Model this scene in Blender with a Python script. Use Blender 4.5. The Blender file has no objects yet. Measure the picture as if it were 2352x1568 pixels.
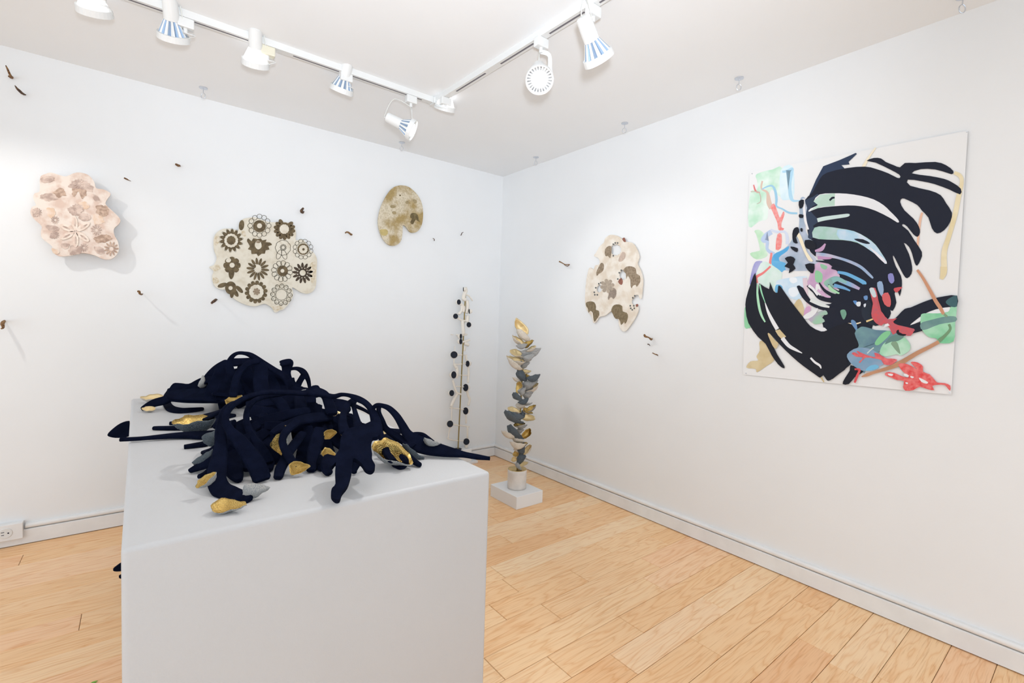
import bpy, bmesh, math, random
from mathutils import Vector, Matrix, noise

# ------------------------------------------------------------------ camera
W, H = 2352, 1568
F_PX, YAW, PITCH, ROLL = 1093.82, 0.666878, -0.046965, 0.031457
CAM = Vector((0, 0, 1.23))
scene = bpy.context.scene
C = scene.collection
fwd = Vector((math.sin(YAW) * math.cos(PITCH), math.cos(YAW) * math.cos(PITCH), math.sin(PITCH)))
rgt0 = Vector((math.cos(YAW), -math.sin(YAW), 0))
up0 = rgt0.cross(fwd)
RIGHT = rgt0 * math.cos(ROLL) + up0 * math.sin(ROLL)
UP = -rgt0 * math.sin(ROLL) + up0 * math.cos(ROLL)
FWD = fwd
cd = bpy.data.cameras.new('camera')
cd.sensor_fit = 'HORIZONTAL'; cd.sensor_width = 36; cd.lens = F_PX / W * 36
cd.clip_start = 0.02
cam = bpy.data.objects.new('camera', cd); C.objects.link(cam)
cam.matrix_world = Matrix(((RIGHT.x, UP.x, -FWD.x, CAM.x), (RIGHT.y, UP.y, -FWD.y, CAM.y), (RIGHT.z, UP.z, -FWD.z, CAM.z), (0, 0, 0, 1)))
scene.camera = cam

# ------------------------------------------------------------------ world, exposure
world = bpy.data.worlds.new('world'); scene.world = world; world.use_nodes = True
bg = world.node_tree.nodes['Background']
bg.inputs[0].default_value = (0.85, 0.95, 1.045, 1); bg.inputs[1].default_value = 1.66
scene.view_settings.view_transform = 'Standard'
scene.view_settings.look = 'None'
scene.view_settings.gamma = 1.0
scene.view_settings.use_curve_mapping = False
scene.view_settings.exposure = 0.07

# unseen fill spot at the camera, added to brighten the ceiling and its bounce
fill_ = bpy.data.lights.new('ceiling_fill', 'SPOT'); fill_.energy = 160; fill_.spot_size = math.radians(95); fill_.spot_blend = 1.0; fill_.shadow_soft_size = 0.05; fill_.color = (0.88, 0.965, 1.07)
fill_ob = bpy.data.objects.new('ceiling_fill', fill_); C.objects.link(fill_ob); fill_ob.location = (0.0, -0.06, 1.38)
fill_ob.rotation_euler = Vector((1.0, 1.75, 1.09)).to_track_quat('-Z', 'Y').to_euler()

random.seed(7)

# ------------------------------------------------------------------ ray helpers (photo measurements -> places in the room)
def ray(x, y):
    return (FWD + RIGHT * ((x - W / 2) / F_PX) - UP * ((y - H / 2) / F_PX))
def hit(x, y, ax, v):
    d = ray(x, y); t = (v - CAM[ax]) / d[ax]
    return CAM + d * t
def hitp(x, y, p, n):
    d = ray(x, y); return CAM + d * ((p - CAM).dot(n) / d.dot(n))
def depth(p):
    return (p - CAM).dot(FWD)
def proj(p):
    q = p - CAM; z = q.dot(FWD)
    return (W / 2 + F_PX * q.dot(RIGHT) / z, H / 2 - F_PX * q.dot(UP) / z)
KEYS = {  # measuring frames: origin in the photograph and scale
    'A': (230, 780, 3.7327), 'B': (680, 780, 3.7327), 'QA': (1690, 320, 5.2267), 'QB': (1930, 320, 5.2267),
    'QC': (1690, 600, 5.2267), 'QD': (1930, 620, 5.2267), 'W': (1680, 280, 2.4121), 'G': (440, 460, 5.2265),
    'D': (0, 350, 3.485), 'E': (760, 380, 6.5324), 'R': (1240, 500, 4.3556), 'T1': (1140, 725, 8.71), 'T2': (1140, 890, 7.84),
    'S1': (1010, 645, 7.84), 'S2': (1010, 840, 7.13), 'P': (0, 0, 1.0), 'N': (1100, 1150, 3.6185), 'M': (1700, 1150, 3.6074), 'L': (0, 1100, 3.35)}
def px(k, x, y):
    o = KEYS[k]; return o[0] + x / o[2], o[1] + y / o[2]

# ------------------------------------------------------------------ room measures (metres)
XW, YW, ZC = 2.526, 3.409, 2.473
BB = 0.0148
RX0, RY0 = -3.4, -2.6
ZT = 0.787
PX0, PX1, PY0, PY1 = -0.026, 0.8033, 1.101, 2.937

# ------------------------------------------------------------------ materials
def lin(c):
    return tuple((v / 12.92 if v <= 0.04045 else ((v + 0.055) / 1.055) ** 2.4) for v in c)
def rgb(r, g, b):
    return lin((r / 255, g / 255, b / 255))
MATS = {}
def mat(name, col, rough=0.6, metal=0.0, var=0.0, vscale=20.0, bump=0.0, bscale=200.0, emit=None, col2=None, spec=0.5, sheen=0.0, rnd=0.0, detail=4.0, lo=0.4, hi=0.6, coat=0.0):
    if name in MATS: return MATS[name]
    m = bpy.data.materials.new(name); m.use_nodes = True; MATS[name] = m
    nt = m.node_tree; b = nt.nodes['Principled BSDF']
    b.inputs['Roughness'].default_value = rough; b.inputs['Metallic'].default_value = metal
    b.inputs['Specular IOR Level'].default_value = spec
    b.inputs['Sheen Weight'].default_value = sheen
    b.inputs['Coat Weight'].default_value = coat
    c1 = (*col, 1)
    b.inputs['Base Color'].default_value = c1
    tc = nt.nodes.new('ShaderNodeTexCoord')
    out = None
    if var or col2:
        n = nt.nodes.new('ShaderNodeTexNoise'); n.inputs['Scale'].default_value = vscale; n.inputs['Detail'].default_value = detail
        nt.links.new(tc.outputs['Object'], n.inputs['Vector'])
        r = nt.nodes.new('ShaderNodeValToRGB')
        c2 = (*col2, 1) if col2 else (*(max(0, v * (1 - var)) for v in col), 1)
        r.color_ramp.elements[0].color = c1; r.color_ramp.elements[1].color = c2
        r.color_ramp.elements[0].position = lo; r.color_ramp.elements[1].position = hi
        nt.links.new(n.outputs['Fac'], r.inputs['Fac']); out = r.outputs['Color']
    if rnd:
        oi = nt.nodes.new('ShaderNodeObjectInfo'); hv = nt.nodes.new('ShaderNodeHueSaturation')
        mr = nt.nodes.new('ShaderNodeMapRange'); mr.inputs['To Min'].default_value = 1 - rnd; mr.inputs['To Max'].default_value = 1 + rnd * 0.6
        nt.links.new(oi.outputs['Random'], mr.inputs['Value']); nt.links.new(mr.outputs['Result'], hv.inputs['Value'])
        if out: nt.links.new(out, hv.inputs['Color'])
        else: hv.inputs['Color'].default_value = c1
        out = hv.outputs['Color']
    if out: nt.links.new(out, b.inputs['Base Color'])
    if bump:
        n2 = nt.nodes.new('ShaderNodeTexNoise'); n2.inputs['Scale'].default_value = bscale; n2.inputs['Detail'].default_value = 3
        nt.links.new(tc.outputs['Object'], n2.inputs['Vector'])
        bp = nt.nodes.new('ShaderNodeBump'); bp.inputs['Strength'].default_value = bump; bp.inputs['Distance'].default_value = 0.002
        nt.links.new(n2.outputs['Fac'], bp.inputs['Height']); nt.links.new(bp.outputs['Normal'], b.inputs['Normal'])
    if emit:
        b.inputs['Emission Color'].default_value = (1, 1, 1, 1); b.inputs['Emission Strength'].default_value = emit
    return m

M_WALL = mat('wall_paint', (0.842, 0.848, 0.852), 0.55, var=0.012, vscale=3, bump=0.12, bscale=90)
M_CEIL = mat('ceiling_paint', (0.895, 0.91, 0.922), 0.7, var=0.012, vscale=2, bump=0.08, bscale=120)
M_TRIM = mat('trim_paint', (0.84, 0.838, 0.832), 0.4, var=0.05, vscale=9)
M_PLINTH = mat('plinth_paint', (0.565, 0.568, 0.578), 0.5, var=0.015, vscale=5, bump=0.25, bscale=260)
M_WHITEBLOCK = mat('white_block_paint', (0.86, 0.86, 0.86), 0.5, bump=0.1)
M_GAP = mat('dark_gap', (0.02, 0.018, 0.03), 0.9)
M_FELT = mat('black_felt', rgb(15, 20, 38), 1.0, spec=0.03, bump=0.6, bscale=420, sheen=0.0, var=0.25, vscale=30)
M_GOLD = mat('gold_leaf', (0.66, 0.46, 0.15), 0.24, 1.0, col2=(0.50, 0.36, 0.13), vscale=40, bump=1.0, bscale=34)
M_GOLDPALE = mat('pale_gold_leaf', (0.86, 0.70, 0.40), 0.38, 0.6, col2=(0.8, 0.62, 0.33), vscale=60, bump=0.4, bscale=90)
M_SHELL = mat('shell_grey', rgb(205, 200, 190), 0.7, col2=rgb(105, 115, 128), vscale=70, rnd=0.25, bump=0.7, bscale=140, lo=0.42, hi=0.58)
M_SHELLBLUE = mat('shell_blue_grey', rgb(104, 114, 122), 0.65, col2=rgb(42, 52, 60), vscale=60, rnd=0.2, bump=0.7, bscale=140)
M_SHELLPALE = mat('shell_cream', rgb(228, 220, 205), 0.65, col2=rgb(185, 172, 158), vscale=60, rnd=0.12, bump=0.6, bscale=140)
M_LAMP = mat('lamp_white', (0.75, 0.75, 0.735), 0.4)
M_LAMPOLD = mat('lamp_ivory', (0.74, 0.70, 0.56), 0.45)
M_LAMPGLASS = mat('lamp_reflector', (0.30, 0.40, 0.54), 0.2, 0.5)
M_LENS_ON = mat('lens_lit', (1, 1, 1), 0.3, emit=5.0)
M_LENS_GLOW = mat('reflector_lit', (1, 1, 1), 0.3, emit=1.2)
M_LENS_OFF = mat('lens_unlit', (0.6, 0.62, 0.65), 0.1)
M_RIBGREY = mat('lamp_rib_grey', (0.42, 0.43, 0.45), 0.5)
M_SLOT = mat('track_slot', (0.16, 0.15, 0.17), 0.6)
M_CORD = mat('lamp_cord', (0.72, 0.72, 0.68), 0.5)
M_STEEL = mat('steel', (0.62, 0.65, 0.7), 0.3, 0.8)
M_TWIG = mat('twig_bark', rgb(88, 58, 40), 0.8, col2=rgb(150, 112, 66), vscale=160, bump=0.5)
M_TWIGDARK = mat('twig_dark', rgb(62, 44, 42), 0.8, col2=rgb(110, 84, 56), vscale=160, bump=0.5)
M_PAPER = mat('paper', (0.85, 0.85, 0.85), 0.8)
M_BRASS = mat('brass_rod', rgb(150, 132, 84), 0.4, 0.7)
M_WAX = mat('white_wax', rgb(238, 230, 218), 0.6, bump=0.3, bscale=120)
M_INK = mat('black_disc', rgb(22, 28, 42), 0.85)
M_STONE = mat('marble_drum', rgb(226, 219, 212), 0.5, var=0.12, vscale=14)

# ------------------------------------------------------------------ mesh helpers
def link(name, verts, faces, m, parent=None, smooth=False, fm=None, mats=None):
    me = bpy.data.meshes.new(name)
    o0 = parent.matrix_world.translation.copy() if False else (parent.location if parent else Vector((0, 0, 0)))
    if parent and parent.parent: o0 = parent.location + parent.parent.location
    me.from_pydata([tuple(Vector(v) - o0) for v in verts], [], faces)
    for mm in (mats or [m]): me.materials.append(mm)
    if fm:
        for p, i in zip(me.polygons, fm): p.material_index = i
    if smooth:
        for p in me.polygons: p.use_smooth = True
    me.update()
    o = bpy.data.objects.new(name, me); C.objects.link(o)
    if parent: o.parent = parent
    return o
def tag(o, label, cat, group=None):
    o['label'] = label; o['category'] = cat
    if group: o['group'] = group
    return o
def thing(name, loc, label, cat, group=None):
    o = bpy.data.objects.new(name, None); C.objects.link(o); o.location = loc; o.empty_display_size = 0.05
    return tag(o, label, cat, group)
def structure(o):
    o['kind'] = 'structure'; return o
def box(x0, x1, y0, y1, z0, z1):
    v = [(x, y, z) for z in (z0, z1) for y in (y0, y1) for x in (x0, x1)]
    f = [(0, 2, 3, 1), (4, 5, 7, 6), (0, 1, 5, 4), (2, 6, 7, 3), (0, 4, 6, 2), (1, 3, 7, 5)]
    return v, f
def bevel_obj(o, w, seg=2):
    bm = bmesh.new(); bm.from_mesh(o.data)
    bmesh.ops.bevel(bm, geom=bm.edges[:], offset=w, segments=seg, affect='EDGES', profile=0.5)
    bm.to_mesh(o.data); bm.free(); return o
def frame_of(t):
    t = t.normalized(); a = Vector((0, 0, 1)) if abs(t.z) < 0.9 else Vector((1, 0, 0))
    s = t.cross(a).normalized(); return s, s.cross(t).normalized()
def cyl(p0, p1, r0, r1=None, n=16, cap=True):
    r1 = r0 if r1 is None else r1
    p0, p1 = Vector(p0), Vector(p1); s, u = frame_of(p1 - p0)
    v = []
    for p, r in ((p0, r0), (p1, r1)):
        v += [p + (s * math.cos(2 * math.pi * i / n) + u * math.sin(2 * math.pi * i / n)) * r for i in range(n)]
    f = [(i, (i + 1) % n, n + (i + 1) % n, n + i) for i in range(n)]
    if cap: f += [tuple(range(n))[::-1], tuple(range(n, 2 * n))]
    return v, f
def lathe(p, axis, prof, n=20):
    p = Vector(p); axis = Vector(axis).normalized(); s, u = frame_of(axis); v = []; f = []
    for h, r in prof:
        v += [p + axis * h + (s * math.cos(2 * math.pi * i / n) + u * math.sin(2 * math.pi * i / n)) * r for i in range(n)]
    for k in range(len(prof) - 1):
        f += [(k * n + i, k * n + (i + 1) % n, (k + 1) * n + (i + 1) % n, (k + 1) * n + i) for i in range(n)]
    f += [tuple(range(n))[::-1], tuple(range((len(prof) - 1) * n, len(prof) * n))]
    return v, f
def merge(*parts):
    V, Fc = [], []
    for v, f in parts:
        o = len(V); V += list(v); Fc += [tuple(i + o for i in q) for q in f]
    return V, Fc
def cr(pts, closed=False, k=5):
    """Catmull-Rom through a list of tuples"""
    n = len(pts); out = []
    rng = range(n) if closed else range(n - 1)
    for i in rng:
        if closed: p = [pts[(i - 1) % n], pts[i], pts[(i + 1) % n], pts[(i + 2) % n]]
        else: p = [pts[max(i - 1, 0)], pts[i], pts[i + 1], pts[min(i + 2, n - 1)]]
        for j in range(k):
            t = j / k; t2 = t * t; t3 = t2 * t
            out.append(tuple(0.5 * (2 * b + (c - a) * t + (2 * a - 5 * b + 4 * c - d) * t2 + (3 * b - a - 3 * c + d) * t3) for a, b, c, d in zip(*p)))
    if not closed: out.append(tuple(pts[-1]))
    return out
def tube(pts, rad, n=8):
    """tube through 3D points, rad number or list"""
    pts = [Vector(p) for p in pts]; v = []; f = []
    rads = rad if isinstance(rad, (list, tuple)) else [rad] * len(pts)
    s = None
    for i, p in enumerate(pts):
        t = (pts[min(i + 1, len(pts) - 1)] - pts[max(i - 1, 0)])
        t = t.normalized() if t.length > 1e-9 else Vector((0, 0, 1))
        if s is None: s, u = frame_of(t)
        else:
            s = (s - t * s.dot(t)); s = s.normalized() if s.length > 1e-6 else frame_of(t)[0]; u = s.cross(t)
        v += [p + (s * math.cos(2 * math.pi * q / n) + u * math.sin(2 * math.pi * q / n)) * rads[i] for q in range(n)]
    for k in range(len(pts) - 1):
        f += [(k * n + i, k * n + (i + 1) % n, (k + 1) * n + (i + 1) % n, (k + 1) * n + i) for i in range(n)]
    f += [tuple(range(n))[::-1], tuple(range((len(pts) - 1) * n, len(pts) * n))]
    return v, f
def slab(pts, nrm, th):
    """polygon (3D points) thickened by th along nrm; concave outlines allowed"""
    bm = bmesh.new(); vs = [bm.verts.new(p) for p in pts]
    face = bm.faces.new(vs); face.normal_update()
    if face.normal.dot(nrm) < 0: face.normal_flip()
    n = Vector(nrm).normalized() * th
    top = [bm.verts.new(Vector(p) + n) for p in pts]
    tf = bm.faces.new(top); tf.normal_update()
    if tf.normal.dot(nrm) < 0: tf.normal_flip()
    face.normal_flip()
    k = len(pts)
    for i in range(k): bm.faces.new((vs[i], vs[(i + 1) % k], top[(i + 1) % k], top[i]))
    bmesh.ops.triangulate(bm, faces=[q for q in bm.faces if len(q.verts) > 4], quad_method='BEAUTY', ngon_method='EAR_CLIP')
    bmesh.ops.recalc_face_normals(bm, faces=bm.faces)
    bm.verts.index_update()
    V = [v.co.copy() for v in bm.verts]; Fc = [tuple(v.index for v in q.verts) for q in bm.faces]
    bm.free(); return V, Fc
def holed(outer, holes, to3d, nrm, th):
    """board with real holes: 2D outlines filled as a curve, then thickened"""
    cu = bpy.data.curves.new('c', 'CURVE'); cu.dimensions = '2D'; cu.fill_mode = 'BOTH'; cu.extrude = 0.5
    for lp in [outer] + holes:
        sp = cu.splines.new('POLY'); sp.points.add(len(lp) - 1); sp.use_cyclic_u = True
        for q, (x, y) in zip(sp.points, lp): q.co = (x, y, 0, 1)
    ob = bpy.data.objects.new('c', cu); C.objects.link(ob)
    dg = bpy.context.evaluated_depsgraph_get(); me = bpy.data.meshes.new_from_object(ob.evaluated_get(dg))
    V = [to3d(v.co.x, v.co.y) + Vector(nrm) * th * (v.co.z + 0.5) for v in me.vertices]
    Fc = [tuple(p.vertices) for p in me.polygons]
    bpy.data.objects.remove(ob); bpy.data.curves.remove(cu); bpy.data.meshes.remove(me)
    return V, Fc

# ================================================================== ROOM
structure(link('wall_left', *box(RX0, XW, YW, YW + 0.12, 0, ZC), M_WALL))
structure(link('wall_right', *box(XW, XW + 0.12, RY0, YW + 0.12, 0, ZC), M_WALL))
structure(link('ceiling', *box(RX0, XW + 0.12, RY0, YW + 0.12, ZC, ZC + 0.12), M_CEIL))
# baseboards with the rounded strip above and the dark gap at the floor
def profile_run(name, prof, along, a, b, wall):
    """prof: (out, z) list; along 'x' (left wall) or 'y' (right wall)"""
    V = []
    for t in (a, b):
        for o, z in prof: V.append((t, wall - o, z) if along == 'x' else (wall - o, t, z))
    n = len(prof); Fc = [(i, (i + 1) % n, n + (i + 1) % n, n + i) for i in range(n)] + [tuple(range(n))[::-1], tuple(range(n, 2 * n))]
    return structure(link(name, V, Fc, M_TRIM))
bbp = [(0, 0.005), (BB, 0.005), (BB, 0.074), (BB - 0.003, 0.079), (0, 0.079)]
rnd_ = [(0, 0.085)] + [(0.012 + 0.008 * math.cos(a), 0.095 + 0.011 * math.sin(a)) for a in [math.radians(d) for d in range(-80, 91, 17)]] + [(0, 0.107)]
profile_run('baseboard_left', bbp, 'x', RX0, XW - BB, YW)
profile_run('baseboard_right', bbp, 'y', RY0, YW, XW)
profile_run('trim_1', rnd_, 'x', hit(58, 1212, 1, YW - 0.02).x, XW - 0.02, YW)
profile_run('trim_2', rnd_, 'y', RY0, YW, XW)

# ------------------------------------------------------------------ floor planks
def floor_mat():
    m = bpy.data.materials.new('oak_plank'); m.use_nodes = True; nt = m.node_tree; b = nt.nodes['Principled BSDF']
    N = nt.nodes.new; L = nt.links.new
    tc = N('ShaderNodeTexCoord'); oi = N('ShaderNodeObjectInfo')
    mul = N('ShaderNodeVectorMath'); mul.operation = 'MULTIPLY'; mul.inputs[1].default_value = (1.6, 11.0, 1)
    add = N('ShaderNodeVectorMath'); add.operation = 'ADD'
    sc = N('ShaderNodeVectorMath'); sc.operation = 'SCALE'; sc.inputs['Scale'].default_value = 37.0
    cmb = N('ShaderNodeCombineXYZ'); L(oi.outputs['Random'], cmb.inputs[0]); L(oi.outputs['Random'], cmb.inputs[1]); L(oi.outputs['Random'], cmb.inputs[2])
    L(cmb.outputs[0], sc.inputs[0]); L(tc.outputs['Object'], mul.inputs[0]); L(mul.outputs[0], add.inputs[0]); L(sc.outputs[0], add.inputs[1])
    # cathedral grain: bands of a warped field
    n1 = N('ShaderNodeTexNoise'); n1.inputs['Scale'].default_value = 1.1; n1.inputs['Detail'].default_value = 2.5; n1.inputs['Roughness'].default_value = 0.5
    L(add.outputs[0], n1.inputs['Vector'])
    mm = N('ShaderNodeMath'); mm.operation = 'MULTIPLY'; mm.inputs[1].default_value = 20.0; L(n1.outputs['Fac'], mm.inputs[0])
    pp = N('ShaderNodeMath'); pp.operation = 'PINGPONG'; pp.inputs[1].default_value = 1.0; L(mm.outputs[0], pp.inputs[0])
    pw = N('ShaderNodeMath'); pw.operation = 'POWER'; pw.inputs[1].default_value = 3.0; L(pp.outputs[0], pw.inputs[0])
    # fine pores stretched along the plank
    mul2 = N('ShaderNodeVectorMath'); mul2.operation = 'MULTIPLY'; mul2.inputs[1].default_value = (9, 210, 1); L(tc.outputs['Object'], mul2.inputs[0])
    add2 = N('ShaderNodeVectorMath'); add2.operation = 'ADD'; L(mul2.outputs[0], add2.inputs[0]); L(sc.outputs[0], add2.inputs[1])
    n2 = N('ShaderNodeTexNoise'); n2.inputs['Scale'].default_value = 1.0; n2.inputs['Detail'].default_value = 3; L(add2.outputs[0], n2.inputs['Vector'])
    base = N('ShaderNodeValToRGB'); e = base.color_ramp.elements
    cols = [(0.0, rgb(246, 198, 148)), (0.2, rgb(254, 216, 170)), (0.45, rgb(250, 205, 155)), (0.65, rgb(255, 223, 182)), (0.85, rgb(254, 210, 168)), (1.0, rgb(245, 194, 145))]
    e[0].position, e[0].color = 0, (*cols[0][1], 1); e[1].position, e[1].color = 1, (*cols[-1][1], 1)
    for p_, c_ in cols[1:-1]:
        q = e.new(p_); q.color = (*c_, 1)
    L(oi.outputs['Random'], base.inputs['Fac'])
    mx = N('ShaderNodeMix'); mx.data_type = 'RGBA'; mx.blend_type = 'MULTIPLY'
    f1 = N('ShaderNodeMath'); f1.operation = 'MULTIPLY'; f1.inputs[1].default_value = 0.6; L(pw.outputs[0], f1.inputs[0])
    L(f1.outputs[0], mx.inputs['Factor']); L(base.outputs['Color'], mx.inputs['A']); mx.inputs['B'].default_value = (0.85, 0.66, 0.48, 1)
    mx2 = N('ShaderNodeMix'); mx2.data_type = 'RGBA'; mx2.blend_type = 'MULTIPLY'
    r2 = N('ShaderNodeMapRange'); r2.inputs['From Min'].default_value = 0.52; r2.inputs['From Max'].default_value = 0.78; r2.inputs['To Max'].default_value = 0.6; L(n2.outputs['Fac'], r2.inputs['Value'])
    L(r2.outputs['Result'], mx2.inputs['Factor']); L(mx.outputs['Result'], mx2.inputs['A']); mx2.inputs['B'].default_value = (0.70, 0.53, 0.38, 1)
    # broad stains
    n3 = N('ShaderNodeTexNoise'); n3.inputs['Scale'].default_value = 2.2; n3.inputs['Detail'].default_value = 5; L(add.outputs[0], n3.inputs['Vector'])
    r3 = N('ShaderNodeMapRange'); r3.inputs['From Min'].default_value = 0.55; r3.inputs['From Max'].default_value = 0.8; r3.inputs['To Max'].default_value = 0.45; L(n3.outputs['Fac'], r3.inputs['Value'])
    mx3 = N('ShaderNodeMix'); mx3.data_type = 'RGBA'; mx3.blend_type = 'MULTIPLY'; L(r3.outputs['Result'], mx3.inputs['Factor']); L(mx2.outputs['Result'], mx3.inputs['A']); mx3.inputs['B'].default_value = (0.94, 0.80, 0.64, 1)
    L(mx3.outputs['Result'], b.inputs['Base Color'])
    b.inputs['Roughness'].default_value = 0.42; b.inputs['Specular IOR Level'].default_value = 0.35
    return m
M_OAK = floor_mat()
M_SUB = mat('subfloor_dark', rgb(74, 54, 34), 0.9)
floor = structure(link('floor', *box(RX0, XW + 0.12, RY0, YW + 0.12, -0.06, -0.0035), M_SUB))
PITCHP, PH0 = 0.12713, 0.2100
joints = {}
def addj(k, x, y):
    p = hit(*px(k, x, y), 2, 0); r = math.floor((p.y - PH0) / PITCHP); joints.setdefault(r, []).append(p.x)
for k, x, y in [('N', 520, 130), ('N', 247, 330), ('N', 770, 257), ('N', 1047, 400), ('N', 192, 617), ('N', 872, 645), ('N', 1495, 710), ('N', 657, 960), ('N', 1327, 1067),
                ('N', 177, 1440), ('N', 1287, 1415), ('N', 1957, 1255), ('N', 2010, 882), ('M', 585, 880), ('M', 930, 1439), ('L', 162, 620), ('L', 612, 1130), ('N', 1500, 325), ('N', 900, 110)]:
    addj(k, x, y)
plank_cache = {}
def plank_mesh(L_, w):
    key = (round(L_, 3), round(w, 3))
    if key in plank_cache: return plank_cache[key]
    g = 0.0008; b = 0.0016; h = 0.006
    x0, x1, y0, y1 = g, L_ - g, g, w - g
    V = [(x0, y0, -h), (x1, y0, -h), (x1, y1, -h), (x0, y1, -h), (x0, y0, -b), (x1, y0, -b), (x1, y1, -b), (x0, y1, -b),
         (x0 + b, y0 + b, 0), (x1 - b, y0 + b, 0), (x1 - b, y1 - b, 0), (x0 + b, y1 - b, 0)]
    Fc = [(8, 9, 10, 11)]
    for q in (0, 4): Fc += [(q + i, q + (i + 1) % 4, q + 4 + (i + 1) % 4, q + 4 + i) for i in range(4)]
    me = bpy.data.meshes.new('plank'); me.from_pydata(V, [], Fc); me.materials.append(M_OAK); me.update(); plank_cache[key] = me
    return me
rj = random.Random(3)
r0, r1 = math.floor((RY0 + 0.14 - PH0) / PITCHP), math.floor((YW - PH0) / PITCHP)
for r in range(r0, r1 + 1):
    y = PH0 + r * PITCHP; w = min(PITCHP, YW - y)
    if w < 0.004: continue
    xs = sorted(joints.get(r, []))
    xlo, xhi = RX0, XW
    cuts = [xlo]
    marks = xs + [xhi]
    for mk in marks:
        while mk - cuts[-1] > 1.15:
            nx = round(cuts[-1] + rj.choice((0.55, 0.7, 0.8, 0.95, 1.05)), 3)
            if -1.1 < nx < 0.12: nx = round(0.15 + rj.random() * 0.45, 3)
            cuts.append(nx)
            if mk - cuts[-1] < 0.25: cuts.pop(); break
        if mk - cuts[-1] > 0.1: cuts.append(mk)
    if cuts[-1] < xhi: cuts[-1] = xhi
    for a, b_ in zip(cuts, cuts[1:]):
        o = bpy.data.objects.new('plank', plank_mesh(b_ - a, w)); C.objects.link(o); o.location = (a, y, 0); o.parent = floor

# ================================================================== MAIN PLINTH
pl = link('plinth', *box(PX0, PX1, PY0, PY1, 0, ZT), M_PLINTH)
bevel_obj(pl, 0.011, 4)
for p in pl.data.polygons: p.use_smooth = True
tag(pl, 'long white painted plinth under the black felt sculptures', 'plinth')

# ================================================================== FELT SCULPTURES
TH = 0.012
PREF = Vector((-0.1, -0.62, 0.78)).normalized()
def ribbon(pts, widths, pref=PREF, th=TH, depthcomp=True):
    P = [Vector(p) for p in pts]; n = len(P); V = []; Fc = []; m = 8; lastS = None
    for i in range(n):
        t = (P[min(i + 1, n - 1)] - P[max(i - 1, 0)]); t = t.normalized() if t.length > 1e-9 else Vector((1, 0, 0))
        N = pref - t * pref.dot(t)
        if N.length < 0.25: N = Vector((-0.5, -0.5, 0.3)) - t * Vector((-0.5, -0.5, 0.3)).dot(t)
        N.normalize(); s = t.cross(N).normalized()
        if lastS is not None:
            if s.dot(lastS) < 0: s = -s
            s = (s * 0.6 + lastS * 0.4); s = (s - t * s.dot(t)).normalized()
        N = s.cross(t); lastS = s
        w = widths[i]
        if depthcomp:
            v = (P[i] - CAM).normalized(); tp = (t - v * t.dot(v))
            if tp.length > 0.15:
                tp.normalize(); fac = abs(s.dot(tp.cross(v)))
                e = th * abs(N.dot(tp.cross(v)))
                w = max(w * 1.22 - e * 0.5, th * 0.6) / max(fac, 0.5)
        h = max(w / 2, th * 0.35); q = th / 2; c = min(0.3 * th, h * 0.6)
        for a, b_ in ((h, -q + c), (h, q - c), (h - c, q), (-h + c, q), (-h, q - c), (-h, -q + c), (-h + c, -q), (h - c, -q)):
            V.append(P[i] + s * a + N * b_)
    for k in range(n - 1):
        Fc += [(k * m + i, k * m + (i + 1) % m, (k + 1) * m + (i + 1) % m, (k + 1) * m + i) for i in range(m)]
    Fc += [tuple(range(m))[::-1], tuple(range((n - 1) * m, n * m))]
    return V, Fc
def above(V):
    return [Vector((v[0], v[1], max(v[2], ZT + 0.0006))) for v in V]
def strand(root, k, pts, Y0=None, Y1=None, flat=None, name='felt_strand', th=TH, pref=None):
    """pts (x, y, width[, Y]) in a measuring frame; Y0/Y1 give the distance of its ends, None means lying on the plinth"""
    q = [px(k, p[0], p[1]) for p in pts]; ws = [p[2] / KEYS[k][2] for p in pts]
    zt = ZT + th / 2 + 0.001
    if flat is not None:
        P = [hit(x, y, 2, zt + flat) for x, y in q]; pref = pref or Vector((0, -0.12, 1)).normalized()
    else:
        n = len(q); known = {i: pts[i][3] for i in range(n) if len(pts[i]) > 3}
        known.setdefault(0, Y0 if Y0 is not None else hit(*q[0], 2, zt).y)
        known.setdefault(n - 1, Y1 if Y1 is not None else hit(*q[-1], 2, zt).y)
        cum = [0]
        for a, b_ in zip(q, q[1:]): cum.append(cum[-1] + math.hypot(b_[0] - a[0], b_[1] - a[1]))
        ks = sorted(known); P = []
        for i in range(n):
            lo = max(j for j in ks if j <= i); hi = min(j for j in ks if j >= i)
            Y = known[lo] if lo == hi else known[lo] + (known[hi] - known[lo]) * (cum[i] - cum[lo]) / (cum[hi] - cum[lo])
            p = hit(*q[i], 1, Y)
            if p.z < zt and PX0 < p.x < PX1 + 0.02: p = hit(*q[i], 2, zt)
            P.append(p)
    wd = [w * depth(p) / F_PX for w, p in zip(ws, P)]
    sm = cr([(p.x, p.y, p.z, w) for p, w in zip(P, wd)], k=5)
    # rounded ends
    V, Fc = ribbon([s[:3] for s in sm], [s[3] * (0.82 if i in (0, len(sm) - 1) else 1) for i, s in enumerate(sm)], pref or PREF, th)
    return link(name, above(V), Fc, M_FELT, root, smooth=False)
def leaf(root, k, poly, p0, nrm, th=TH, name='felt_leaf', sm=3):
    q = cr([px(k, x, y) for x, y in poly], True, sm)
    P = [hitp(x, y, Vector(p0), Vector(nrm)) for x, y in q]
    V, Fc = slab(P, -Vector(nrm).normalized(), th)
    return link(name, above(V), Fc, M_FELT, root)

back = thing('felt_sculpture', (0.45, 2.5, ZT), 'black felt tangle with tall loops heaped at the far end of the plinth', 'sculpture')
front = thing('felt_sculpture', (0.45, 1.6, ZT), 'large spreading black felt tangle nearest the front of the plinth', 'sculpture')

B_ = lambda pts, **kw: strand(back, 'A', pts, **kw)
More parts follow.
